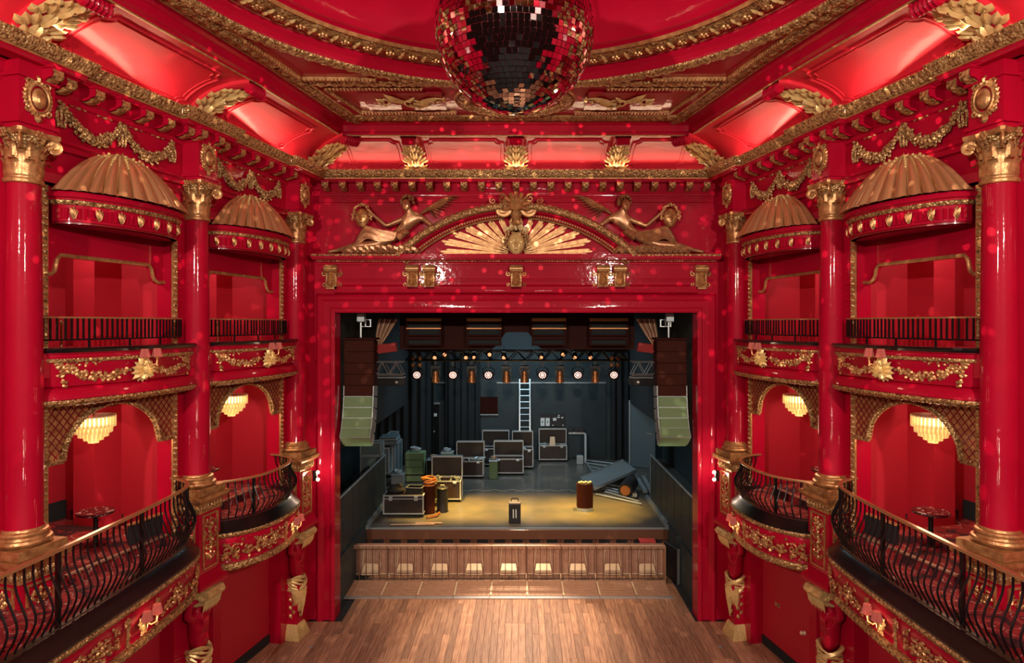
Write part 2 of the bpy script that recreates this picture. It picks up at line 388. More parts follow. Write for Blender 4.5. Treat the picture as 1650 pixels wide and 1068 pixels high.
for k in ('left','right','back'):
    i0,i1=WS[k]; j0,j1=W0[k]; P=walls[k]
    if k!='back':
        ring(PATH,[(-.12,10.46),(-.02,10.46),(-.02,10.54),(.03,10.57),(.03,10.6),(-.1,10.62)],j0,j1).obj('architrave','red',P)
        ring(PATH,[(-.1,10.6),(-.1,11.28)],j0,j1).obj('frieze','red',P)
        ring(PATH,[(-.1,11.22),(-.06,11.22),(-.02,11.28),(-.02,11.31),(.0,11.33),(.0,11.47),(.04,11.5)],j0,j1).obj('bed_moulding','red',P)
    else:
        ring(PATH,[(0,11.16),(.03,11.17),(.03,11.22),(.06,11.26),(.06,11.47),(.08,11.5)],j0,j1).obj('bed_moulding','red',P)
    ring(JP,[(.0,11.5),(.24,11.5),(.24,11.52),(.26,11.54),(.26,11.59)],i0,i1).obj('corona','red',P)
    ring_relief(JP,[(.26,11.6),(.29,11.61),(.32,11.64),(.35,11.69),(.38,11.74),(.39,11.78),(.37,11.8)],i0,i1,.17,.016).obj('gilt_moulding','orn',P)
    ring(JP,[(.255,11.575),(.29,11.575),(.29,11.6),(.26,11.605)],i0,i1).obj('gilt_fillet','gold',P)
    ring(JP,[(.37,11.8),(.30,11.815),(.30,11.77),(-.12,11.77)],i0,i1).obj('ledge','red',P)
    cv=[(1.32-1.32*cos(t*PI/2/10),11.78+.62*sin(t*PI/2/10)) for t in range(11)]
    ring(PATH,cv,j0,j1).obj('cove','cove',P)
    ring(PATH,[(1.32,12.4),(1.35,12.4),(1.35,12.44),(1.4,12.47),(1.4,12.62),(1.44,12.63),(1.5,12.7)],j0,j1).obj('upper_band','red',P)
    ring(PATH,[(1.30,12.392),(1.31,12.375),(1.34,12.375),(1.35,12.395)],j0,j1).obj('gilt_bead','gold',P)
# modillions
def modillion_mb():
    m=MB(); pr=[(0,-.03),(.06,-.045),(.14,-.03),(.2,-.0),(.235,.0),(.25,.03),(.25,.1),(0,.1)]
    vs=[(x,a,b) for x in (-.06,.06) for a,b in pr]; n=len(pr)
    m.add(vs,[tuple(range(n))[::-1],tuple(range(n,2*n))]+[(i,(i+1)%n,(i+1)%n+n,i+n) for i in range(n)])
    m.box(-.08,.08,0,.265,.1,.13)
    return m
def modillion_gilt():
    m=MB(); pr=[(.02,-.045),(.06,-.06),(.14,-.045),(.2,-.017),(.245,-.015),(.27,.03),(.262,.09)]
    def fn(i,j):
        k=i*(len(pr)-1); a=min(int(k),len(pr)-2); t=k-a; y=pr[a][0]+(pr[a+1][0]-pr[a][0])*t; z=pr[a][1]+(pr[a+1][1]-pr[a][1])*t
        return ((j-.5)*.115,y,z-.012*abs(sin(i*9))*(1-abs(2*j-1)))
    m.grid(fn,18,6); return m
mm=modillion_mb().obj('modillion','red'); mg=modillion_gilt().obj('gilt_leaf','orn',mm); firstmod=True
def place_mod(par,loc,rz):
    global firstmod
    if firstmod: o=mm; firstmod=False
    else:
        o=mm.copy(); C.objects.link(o); g=mg.copy(); C.objects.link(g); g.parent=o
    o.parent=par; o.location=loc; o.rotation_euler=(0,0,rz); o.scale=(1.45,1.2,1.25)
for fs in (L_,R_):
    for f in fs:
        nb=7 
        for i in range(nb+1):
            u=f.L*(i+.0)/nb; n=.0
            if i==0: u=-.12
            if i==nb: u=f.L-.3; 
            if f is fs[1] and i==nb: continue
            place_mod(walls[f.word],f.W(u+.28 if i==0 else u,.13 if i==0 or (i==nb) else 0,11.36),f.rz)
for i in range(23):
    place_mod(walls['back'],(-4.95+i*9.9/22,YW-.02,11.36),PI)
# --- wall masonry
def wbox(f,u0,u1,n0,n1,z0,z1,mb=None):
    mb=mb or MB(); P=[f.W(u0,n0,0)[:2],f.W(u1,n0,0)[:2],f.W(u1,n1,0)[:2],f.W(u0,n1,0)[:2]]
    return mb.loft([P,P],[z0,z1])
OP=[(.4,.45),(.4,.45)]
boxinfo=[]
for fs in (L_,R_):
    P=walls[fs[0].word]
    for bi,f in enumerate(fs):
        u0,u1=OP[bi][0],f.L-OP[bi][1]
        if bi==0: wbox(f,-5,u0,-.9,-.12,0,11.6).obj('pier','red',P)
        nx=fs[1] if bi==0 else None
        m=wbox(f,u1,f.L+ (0.0 if bi==0 else 1.1),-.5,-.12,0,11.6)
        if bi==0: wbox(fs[1],0,.4,-.5,-.12,0,11.6,m)
        m.obj('pier','red',P)
        wbox(f,u0,u1,-.3,-.12,9.95,10.82).obj('lunette_wall','red',P)
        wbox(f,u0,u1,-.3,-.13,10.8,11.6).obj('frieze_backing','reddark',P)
        # interior of the boxes
        wbox(f,-.2,f.L+.2,-3.3,-3.1,0,10.2).obj('box_rear_wall','redmat',P)
        wbox(f,f.L-.08,f.L+.08,-3.1,-.5,3.6,10.2).obj('box_partition','redmat',P)
        if bi==0: wbox(f,-.1,.06,-3.1,-.5,3.6,10.2).obj('box_partition','redmat',P)
        wbox(f,-.05,f.L+.05,-3.2,-.1,9.95,10.1).obj('box_ceiling','redmat',P)
        wbox(f,-.05,f.L+.05,-3.2,.12,7.0,7.36).obj('box_slab','redmat',P)
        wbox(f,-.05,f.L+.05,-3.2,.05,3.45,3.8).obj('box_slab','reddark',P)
        wbox(f,-.1,f.L+.2,-.7,-.45,0,3.5).obj('ground_wall','redmat',P)
        wbox(f,u0+.5,u0+.75,-.46,-.3,0,3.5).obj('pilaster','red',P)
        wbox(f,-.1,f.L+.2,-.452,-.42,0,.22).obj('skirting','blackmat',P)
        # rear doors / recess
        if bi==0:
            wbox(f,1.9,2.75,-3.12,-3.02,7.36,9.35).obj('door_panel','reddark',P); wbox(f,1.2,1.35,-3.1,-2.4,7.36,9.9).obj('buttress','redmat',P)
        else:
            wbox(f,.9,1.9,-3.12,-3.0,7.36,9.3).obj('door_panel','reddark',P)
            wbox(f,1.5,2.5,-3.12,-3.0,3.8,5.9).obj('door_panel','blue' if fs is L_ else 'reddark',P)
        wbox(f,f.L-.7,f.L-.08,-2.2,-1.7,3.8,9.9).obj('buttress','redmat',P)
        wbox(f,.1,.5,-2.2,-1.7,3.8,9.9).obj('buttress','redmat',P)
    # wall beyond the last column up to the stage arch
ww=walls['back']; H=4.77
MB().box(-8,-H,YW+.0,YW+.45,0,12).obj('wall_panel','red',ww); MB().box(H,8,YW,YW+.45,0,12).obj('wall_panel','red',ww)
MB().box(-H,H,YW,YW+.45,8.1,12).obj('wall_panel','red',ww)
def vplane(mb,y0): mb.v=[(x,y0-h,z) for x,z,h in mb.v]; return mb
fp=[(-H,0),(-H,8.1),(H,8.1),(H,0)]
m=MB().sweep(fp,[(0,0),(0,.06),(.05,.09),(.1,.09),(.13,.05),(.2,.04),(.3,.04),(.36,.1),(.42,.12),(.46,.1),(.5,.04),(.5,0)]); vplane(m,YW).obj('arch_frame','red',ww)
m=MB().sweep([(-H,8.1),(H,8.1)],[(.5,0),(.52,.08),(.6,.1),(.68,.1),(.7,.05),(.74,.02),(.74,0)]); vplane(m,YW).obj('arch_architrave','red',ww)
# small lower cornice with gilt enrichment on the stage arch wall
m=MB(); zc=9.36
prof=[(0,zc),(.06,zc),(.06,zc+.05),(.1,zc+.07),(.1,zc+.1),(.36,zc+.11),(.36,zc+.15)]
cp=[(5.28,YW),(-5.28,YW)]
for q in (0,): MB().sweep(cp,prof).obj('lower_cornice','red',ww)
relief(MB(),[(5.28,YW),(3.0,YW)],[(.36,zc+.15),(.4,zc+.165),(.43,zc+.2),(.44,zc+.235),(.42,zc+.25)],.12,.014).obj('gilt_moulding','orn',ww)
relief(MB(),[(-3.0,YW),(-5.28,YW)],[(.36,zc+.15),(.4,zc+.165),(.43,zc+.2),(.44,zc+.235),(.42,zc+.25)],.12,.014).obj('gilt_moulding','orn',ww)
MB().box(-5.28,5.28,YW-.43,YW,zc+.14,zc+.25).obj('lower_cornice','red',ww)
m=MB()
for i in range(150): x=-5.2+i*10.4/149; m.box(x-.02,x+.02,YW-.125,YW-.09,zc+.075,zc+.105)
o=m.obj('dentil_course','orn',ww,kind='stuff')
# upper wall mouldings
for z,d in ((8.93,.03),(11.0,.05),(11.05,.03)):
    MB().sweep([(5.2,YW),(-5.2,YW)],[(0,z),(d,z+.01),(d,z+.05),(0,z+.07)]).obj('wall_moulding','red',ww)
# ================================================================ ceiling
ceil=struct('ceiling')
RCX,RCY,RA,RB=0,8.7,4.95,4.62
outer=offs(PATH,1.5); poly=[outer[i] for i in (0,1,2,3,4,5,6,7,8,9)]; poly=[(outer[9][0],-1.)]+[]+[(outer[0][0],-1.)]+poly
def hitpoly(a):
    best=None; d=(cos(a),sin(a))
    for i in range(len(poly)):
        p=poly[i]; q=poly[(i+1)%len(poly)]; ex,ey=q[0]-p[0],q[1]-p[1]; det=d[0]*(-ey)+d[1]*ex
        if abs(det)<1e-9: continue
        rx,ry=p[0]-RCX,p[1]-RCY; t=(rx*(-ey)+ry*ex)/det; s_=(d[0]*ry-d[1]*rx)/det
        if t>0 and -1e-6<=s_<=1+1e-6 and (best is None or t<best): best=t
    return (RCX+d[0]*best,RCY+d[1]*best)
m=MB(); angs=sorted([2*PI*i/144 for i in range(144)]+[math.atan2(p[1]-RCY,p[0]-RCX)%(2*PI) for p in poly])
for a in angs:
    q=hitpoly(a); rr=1/math.sqrt((cos(a)/RA)**2+(sin(a)/RB)**2); e=(RCX+rr*cos(a),RCY+rr*sin(a))
    if math.dist(q,(RCX,RCY))<rr+.02: e=(RCX+(q[0]-RCX)*.985,RCY+(q[1]-RCY)*.985)
    m.v+=[(*e,12.7),(*q,12.7)]
N=len(angs)
for i in range(N): a=2*i; b=2*((i+1)%N); m.f.append((a,a+1,b+1,b))
m.obj('ceiling_panel','red',ceil)
def ell(a,b,cx=RCX,cy=RCY,n=180,t0=0,t1=2*PI): return [(cx+a*cos(t0+(t1-t0)*i/n),cy+b*sin(t0+(t1-t0)*i/n)) for i in range(n+1)]
def ellring(prof,name,m_,par,n=96):
    mb=MB(); k=len(prof)
    for i in range(n):
        a=2*PI*i/n
        for d,z in prof: mb.v.append((RCX+(RA+d)*cos(a),RCY+(RB+d)*sin(a),z))
    for i in range(n):
        for j in range(k-1): a=i*k+j; b=((i+1)%n)*k+j; mb.f.append((a,b,b+1,a+1))
    return mb.obj(name,m_,par)
ellring([(0,12.7),(-.02,12.74),(-.02,12.84),(-.1,12.9),(-.12,12.95),(-.2,12.98)],'dome_rim','red',ceil)
dome=[(-.62,13.0),(-.66,13.06),(-.74,13.1)]+[(-.74-3.8*(1-cos(PI/2*t/10)) ,13.1+1.5*sin(PI/2*t/10)) for t in range(1,11)]
dome=[(d,z) for d,z in dome if d>-4.58]
ellring(dome+[(-4.6,14.6)],'dome','red',ceil)
def ceil_relief(path,prof,period,amp,name,m_='orn',pat=1,par=None): return relief(MB(),path,prof,period,amp,pat).obj(name,m_,par or ceil)
def band(w_,z,h): return [(-w_/2,z),(-w_*.46,z-h*.6),(-w_*.3,z-h*.8),(-w_*.1,z-h),(w_*.1,z-h),(w_*.3,z-h*.8),(w_*.46,z-h*.6),(w_/2,z)]
ceil_relief(ell(RA+.12,RB+.12),band(.26,12.71,.07),.2,.022,'gilt_ring')
ceil_relief(ell(RA-.4,RB-.4),band(.44,13.02,.10),.42,.034,'gilt_ring')
m=MB(); m2=MB()
for i in range(64):
    a=2*PI*i/64; da=PI/64
    Q=lambda x,y,h:(RCX+(RA-.4+y)*cos(a+x/4.4),RCY+(RB-.4+y)*sin(a+x/4.4),12.925-h)
    for y in (-.1,.1): m.petal(Q,0,y*1.6,.2,.10,PI/2 if y<0 else -PI/2,.05)
    b=a+da; c=(RCX+(RA-.4)*cos(b),RCY+(RB-.4)*sin(b),12.91)
    for q in range(5): m2.ball((c[0]+.06*cos(q*1.257),c[1]+.06*sin(q*1.257),c[2]),.035,6,4)
    m2.ball(c,(.035,.035,.045),6,4)
m.obj('leaf_clasps','leaf',ceil,kind='stuff'); m2.obj('flower_bosses','gold',ceil,kind='stuff')
for d in (-.27,.27):  # plain fillets beside the wide ring
    relief(MB(),ell(RA-.4+d,RB-.4+d),[(-.03,13.0),(0,12.94),(.03,13.0)],.3,0).obj('gilt_fillet','gold',ceil)
# outer gilt frame
OF=offs(PATH,1.78)
fr=[OF[0],OF[1],OF[2],OF[3],OF[4],OF[5],OF[6],OF[7],OF[8],OF[9]]
def ringframe(d0,w_,z,h,period,amp,nm='gilt_frame',m_='orn'):
    pr=[(d0+w_/2+a,b) for a,b in band(w_,z,h)]
    ring_relief(PATH,pr,0,len(PATH)-1,period,amp,1).obj(nm,m_,ceil)
ringframe(1.62,.24,12.71,.07,.2,.02)
for d in (1.58,1.90): ring(PATH,[(d-.02,12.7),(d,12.66),(d+.02,12.7)],0,9).obj('gilt_fillet','gold',ceil)
# second frame: straight rails with dentils (coffers at the stage end)
yb=13.25
def srail(p,q,w_=.22): 
    ceil_relief([p,q],band(w_,12.71,.07),.2,.02,'gilt_frame')
srail((4.15,yb),(-4.15,yb))
for s in (-1,1):
    # coffer beside the medallion: fine dentil rail + recessed-looking panel border
    pts=[(s*1.35,15.0),(s*3.55,15.0),(s*3.93,13.48),(s*1.9,13.48)]
    m=MB()
    for a,b in zip(pts,pts[1:]):
        L=math.dist(a,b); n=int(L/.075)
        m.bar((*a,12.69),(*b,12.69),.06,.05)
        for i in range(n):
            t=(i+.5)/n; x=a[0]+(b[0]-a[0])*t; y=a[1]+(b[1]-a[1])*t; m.box(x-.02,x+.02,y-.045,y+.045,12.63,12.69)
    m.obj('dentil_rail','gold',ceil,kind='stuff')
    m=MB(); m.box(min(s*1.55,s*3.3),max(s*1.55,s*3.3),13.7,14.8,12.66,12.69); 
    m.obj('coffer_panel','red',ceil)
    m=MB(); Mf=lambda a,b,h:(a*-s,b,12.66-h)
    cx=-2.1
    for k in range(7): m.petal(Mf,cx-.35+.1*k,14.2+.05*sin(k),.55-.05*k,.2,(.9-.32*k)*1.0+ (PI if k<2 else 0),.08)
    m.scroll(Mf,cx-.1,14.25,.3,1.3,.5,1,.03,7,1.3,.05); m.scroll(Mf,cx-.75,14.15,.2,1.2,2.5,-1,.025,6,1.3,.05)
    m.scroll(Mf,cx+.42,14.12,.18,1.2,.2,-1,.02,5,1.4,.05)
    m.obj('acanthus_scroll','leaf',ceil)
    # triangular coffers in the corners between ring and frame
    tri=[(s*4.2,12.95),(s*2.75,12.98)]; tri2=[(s*4.25,12.9),(s*4.62,11.2)]
    for a,b in (tri,tri2):
        m=MB(); L=math.dist(a,b); n=int(L/.075); m.bar((*a,12.69),(*b,12.69),.06,.05)
        for i in range(n):
            t=(i+.5)/n; x=a[0]+(b[0]-a[0])*t; y=a[1]+(b[1]-a[1])*t; m.box(x-.03,x+.03,y-.03,y+.03,12.63,12.69)
        m.obj('dentil_rail','gold',ceil,kind='stuff')
# medallion ring behind the mirror ball
relief(MB(),ell(1.12,.95,0,14.25),band(.24,12.71,.09),.2,.02,1).obj('gilt_ring','orn',ceil)
relief(MB(),ell(1.3,1.13,0,14.25),[(-.03,12.7),(0,12.65),(.03,12.7)],.2,0).obj('gilt_fillet','gold',ceil)
# ================================================================ cove panels and acanthus brackets
def cove_pt(f,s,t,h):   # s along, t 0..1 up the cove
    th=t*PI/2; n=1.32-(1.32-h)*cos(th)-0; z=11.78+(.62-h)*sin(th); return f(s,n,z)
nb_=[0]
def cove_panel(f,s0,s1,par):
    m=MB()
    for ins,hh,r in ((.0,.02,.022),(.09,.015,.012)):
        a,b=s0+ins,s1-ins; t0,t1=.16+ins*.5,.86-ins*.5; c=.16-ins*.3; ct=.09
        pts=[]
        def arc(cx,cy,q0,q1):
            return [(cx+c*cos(q0+(q1-q0)*i/5),cy+ct*sin(q0+(q1-q0)*i/5)) for i in range(6)]
        def seg(p,q,n=8): return [(p[0]+(q[0]-p[0])*i/n,p[1]+(q[1]-p[1])*i/n) for i in range(n)]
        pts+=arc(a,t0,PI/2,0)+seg((a+c,t0),(b-c,t0))+arc(b,t0,PI,PI/2)+seg((b,t0+ct),(b,t1-ct))+arc(b,t1,-PI/2,-PI)+seg((b-c,t1),(a+c,t1))+arc(a,t1,0,-PI/2)+seg((a,t1-ct),(a,t0+ct))
        pts.append(pts[0]); m.tube([cove_pt(f,x,y,hh) for x,y in pts],r,5,False)
    m.obj('panel_moulding','cove',par)
def bracket(f,s,w_,label,loc,rz,grp=None):
    """acanthus bracket on the cove: f(s,n,z) is in the thing's own frame"""
    t=thing('acanthus_bracket',label,'bracket',loc,rz,grp or 'gilt acanthus brackets in the cove')
    # rib
    m=MB(); N=12
    for k in range(N+1):
        th=k/N
        for x,h in ((-w_*.75,0.0),(-w_*.75,.07),(-w_*.62,.1),(w_*.62,.1),(w_*.75,.07),(w_*.75,0)): m.v.append(cove_pt(f,x,th,h))
    for k in range(N):
        for j in range(5): a=k*6+j; m.f.append((a,a+1,a+7,a+6))
    m.obj('rib','cove',t)
    m=MB()
    for r_,tt in ((.14,.97),):
        for x0,x1 in ((-w_*.62,w_*.62),):
            c=cove_pt(f,0,tt,.12); pts=[]
            for i in range(7): pts.append((x0+(x1-x0)*i/6,c[1],c[2]-.02))
            for i in range(6):
                m.tube([pts[i],((pts[i][0]+pts[i+1][0])/2,c[1],c[2]-.02),pts[i+1]],[.09,.115,.09],10,True)
    m.obj('volute','red',t)
    m=MB(); Mf=lambda a,b,h:cove_pt(f,a,b,.11+h)
    wl=w_*.78
    for tt,L,al in ((.10,.36,1.0),(.34,.34,.95),(.56,.30,.85),(.74,.2,.7)):
        for sgn in (-1,1):
            for q in range(4):
                ang=PI/2-sgn*(.15+.28*q); pl=L*(1-.12*q)
                m.petal(lambda a,b,h:Mf(a,tt+(b)*.75,h+.06*max(0,b)**1.0),sgn*wl*(.08+.2*q),0-.03*q,pl*1.15,wl*.5,ang,.06)
        m.petal(lambda a,b,h:Mf(a,tt+b*.75,h+.02),0,0,L*1.1,wl*.45,PI/2,.1)
    for sgn in (-1,1):
        m.petal(Mf,sgn*wl*.45,.03,.22,wl*.8,PI/2-sgn*.5,.07)
    m.obj('acanthus_leaf','leaf',t); return t
idf=lambda s,n,z:(s,n,z-11.78)
side=('left','right')
for fs in (L_,R_):
    par=walls[fs[0].word]
    for bi,f in enumerate(fs):
        sl=lambda s,n,z,f=f:f.W(s,n,z)
        u1=f.L-(.45 if bi==0 else .75)
        cove_panel(sl,.45+ (.12 if bi else .0),u1,par)
        where='nearest to the camera' if bi==0 else 'in the middle of the row'
        bracket(idf,0,.36,'gilt acanthus bracket in the %s cove, %s'%(f.word,'the nearest, largest one' if bi==0 else 'above the middle column'),f.W(0,0,11.78),f.rz)
for s in (-1,1):
    # diagonal bracket in the corner
    cx,cy=offs(PATH,0)[5 if s<0 else 4]
    bracket(idf,0,.34,'gilt acanthus bracket in the %s rear corner of the cove, set diagonally'%('left' if s<0 else 'right'),(s*5.35,17.2,11.78),(PI-.785) if s>0 else (PI+.785)).scale=(1,1.47,1)
for x,wd in ((-2.62,'left of the centre'),(0,'in the centre above the mask'),(2.62,'right of the centre')):
    bracket(idf,0,.26,'gilt acanthus bracket on the rear cove, '+wd,(x,YW,11.78),PI)
fb=lambda s,n,z:(-s,YW-n,z)
for a,b in ((-2.3,-.32),(.32,2.3),(-4.35,-2.94),(2.94,4.35)): cove_panel(fb,a,b,walls['back'])
# ================================================================ floor
fl=struct('floor')
MB().box(-9,9,-1,YW+4.2,-.2,-.03).obj('subfloor','blackmat',fl)
x=-6.3; rr=random.Random(3); pm={}
while x<6.3:
    wd=.172; cuts=[20.6]; y=20.6
    while y>11.6: y-=rr.choice((2.4,3.0,3.6,4.2)); cuts.append(max(y,11.2))
    for a,b in zip(cuts,cuts[1:]):
        if a-b<.1 or (abs(x)>4.7 and b>17.2): continue
        if abs(x)>4.7: a=min(a,17.1)
        L=round(a-b,2)
        if L<=0: continue
        if L not in pm: pm[L]=MB().bbox(-.084,.084,-L/2+.003,L/2-.003,-.03,0,.004).obj('plank','plank',fl); o=pm[L]
        else: o=pm[L].copy(); C.objects.link(o)
        o.location=(x+.086,(a+b)/2,0)
    x+=wd
# ================================================================ columns
def leaf3(m,c,ang,h,w_,curl,R,lean=0):
    """upright leaf on a bell: base radius R at angle, curls outward at the top"""
    def fn(a,b):
        y=(b-.5)*w_*(1-.55*a**3)*(1+.25*sin(a*PI*5)*(.4 if abs(b-.5)>.3 else 0)); z=h*(a if a<.85 else .85+(a-.85)*-.6); r=R+.012+lean*a+curl*max(0,a-.55)**2*5+.02*(1-abs(2*b-1))
        return (c[0]+r*cos(ang)-y*sin(ang),c[1]+r*sin(ang)+y*cos(ang),c[2]+z)
    m.grid(fn,7,4)
def spiral3(m,c,ang,R,r,turns=1.4,wid=.05):
    """volute seen from the side: spiral in the vertical plane that points along ang, ribbon of tubes"""
    pts=[]
    N=int(14*turns)
    for i in range(N+1):
        t=i/N; q=PI*.75-2*PI*turns*t; rr=R*(1-.8*t); pts.append((c[0]+rr*cos(q)*cos(ang),c[1]+rr*cos(q)*sin(ang),c[2]+rr*sin(q)))
    m.tube(pts,[r*(1-.45*i/N) for i in range(N+1)],6,True,1.7)
def make_column():
    t=thing('column','','column')
    pr=[(.235,0),(.243,.9),(.243,1.7),(.236,2.6),(.222,3.8),(.212,4.6),(.208,4.96)]
    MB().lathe([(.25,-.02),(.25,.02)]+[(.236,.05)]+[(a,b+.05) for a,b in pr[1:]],40).obj('shaft','red',t)
    m=MB().lathe([(.215,4.93),(.245,4.94),(.255,4.97),(.245,5.0),(.225,5.01),(.225,5.03),(.235,5.05),(.225,5.07)],36); m.obj('astragal','gold',t)
    m=MB().lathe([(.21,5.05),(.205,5.2),(.215,5.4),(.25,5.55),(.28,5.6)],24)
    m.obj('bell','orn',t)
    m=MB()
    for k in range(8): leaf3(m,(0,0,5.05),2*PI*k/8+.39,.26,.17,.12,.21)
    for k in range(8): leaf3(m,(0,0,5.07),2*PI*k/8,.42,.16,.13,.21,.01)
    for k in range(8): leaf3(m,(0,0,5.3),2*PI*k/8+.39,.24,.1,.12,.23,.03)
    m.obj('acanthus_leaves','gold',t)
    for k in range(4):
        m=MB(); a=PI/4+k*PI/2; spiral3(m,(.36*cos(a),.36*sin(a),5.50),a,.095,.024)
        m.tube([(.22*cos(a),.22*sin(a),5.38),(.28*cos(a),.28*sin(a),5.54),(.33*cos(a),.33*sin(a),5.6)],[.015,.025,.025],6)
        m.ball((.36*cos(a),.36*sin(a),5.5),.03); m.obj('volute','gold',t)
    m=MB()
    for k in range(4):
        a=k*PI/2; p=(.3*cos(a),.3*sin(a),5.62)
        for q in range(6): b=2*PI*q/6; m.ball((p[0]-.05*cos(b)*sin(a),p[1]+.05*cos(b)*cos(a),p[2]+.05*sin(b)),.028,6,4)
        m.ball(p,.03,6,4)
    m.obj('rosette','gold',t)
    def aba(r,cc): 
        P=[]
        for k in range(4):
            a=PI/4+k*PI/2; b=a+PI/2; p=(r*cos(a),r*sin(a)); q=(r*cos(b),r*sin(b)); mm_=((p[0]+q[0])/2*cc,(p[1]+q[1])/2*cc)
            e=.06; P+=[(p[0]+(q[0]-p[0])*e,p[1]+(q[1]-p[1])*e)]
            for s in (.25,.5,.75):
                w0=4*s*(1-s); x=p[0]+(q[0]-p[0])*s; y=p[1]+(q[1]-p[1])*s; P.append((x*(1-(1-cc)*w0),y*(1-(1-cc)*w0)))
            P.append((p[0]+(q[0]-p[0])*(1-e),p[1]+(q[1]-p[1])*(1-e)))
        return P
    MB().loft([aba(.44,.82),aba(.47,.82),aba(.47,.82)],[5.6,5.63,5.68]).obj('abacus','gold',t)
    m=MB().lathe([(.31,-.22),(.345,-.2),(.36,-.165),(.345,-.13),(.31,-.12),(.30,-.1),(.295,-.09),(.31,-.075),(.315,-.05),(.30,-.025),(.265,-.015),(.262,0),(.25,.02)],40)
    m.obj('torus_base','gold',t)
    MB().bbox(-.37,.37,-.37,.37,-.36,-.22,.012).obj('plinth','gold',t)
    return t
def make_pedestal():
    t=thing('pedestal','','pedestal')   # origin at its foot, z 2.74 .. 4.51 in the room
    z0=2.74; sq=lambda r:[(-r,-r),(r,-r),(r,r),(-r,r)]
    MB().loft([sq(.40),sq(.40),sq(.38),sq(.33),sq(.32)],[0,.1,.14,.2,.26]).obj('base_moulding','red',t)
    MB().box(-.3,.3,-.3,.3,.24,1.5).obj('die','red',t)
    MB().loft([sq(.32),sq(.33),sq(.39),sq(.42),sq(.43),sq(.43)],[1.44,1.62,1.66,1.70,1.73,1.77]).obj('cap','gold',t)
    m=MB()
    for face in range(4):
        a=face*PI/2
        Mf=lambda p,q,h:(cos(a)*p-sin(a)*(.325+.0+h),sin(a)*p+cos(a)*(.325+h),1.54+q)
        for k in range(7):
            x=-.27+.09*k; m.petal(Mf,x,-.07,.13,.1,PI/2,.035); m.ball(Mf(x+.045,.0,.01),.02,6,4)
    m.obj('acanthus_frieze','orn',t)
    for face,nm in ((0,'front'),(1,'side'),(3,'side')):
        a=face*PI/2
        Mf=lambda p,q,h:(cos(a)*p-sin(a)*(.3+h),sin(a)*p+cos(a)*(.3+h),.88+q)
        m=MB(); c=[(-.2,-.52),(.2,-.52),(.2,.5),(-.2,.5)]
        for i in range(4): m.bar(Mf(*c[i],.012),Mf(*c[(i+1)%4],.012),.03,.03)
        m.obj('panel_frame','gold',t)
        m=MB(); r=random.Random(5+face)
        for s in (-1,1):
            for y,R,a0,d in ((.28,.085,0,1),(.08,.09,1,-1),(-.14,.075,0,1),(-.32,.05,1,-1)):
                m.scroll(lambda p,q,h:Mf(s*p,q,h),.075,y,R,1.1,a0,d,.012,6,1.2,.025)
        for k in range(9): m.petal(Mf,0,-.42+.095*k,.12,.06,PI/2,.04)
        for k in range(26): m.petal(Mf,r.uniform(-.13,.13),r.uniform(-.36,.4),.08,.05,r.uniform(0,6.28),.03)
        m.obj('scroll_foliage','gold',t)
    return t
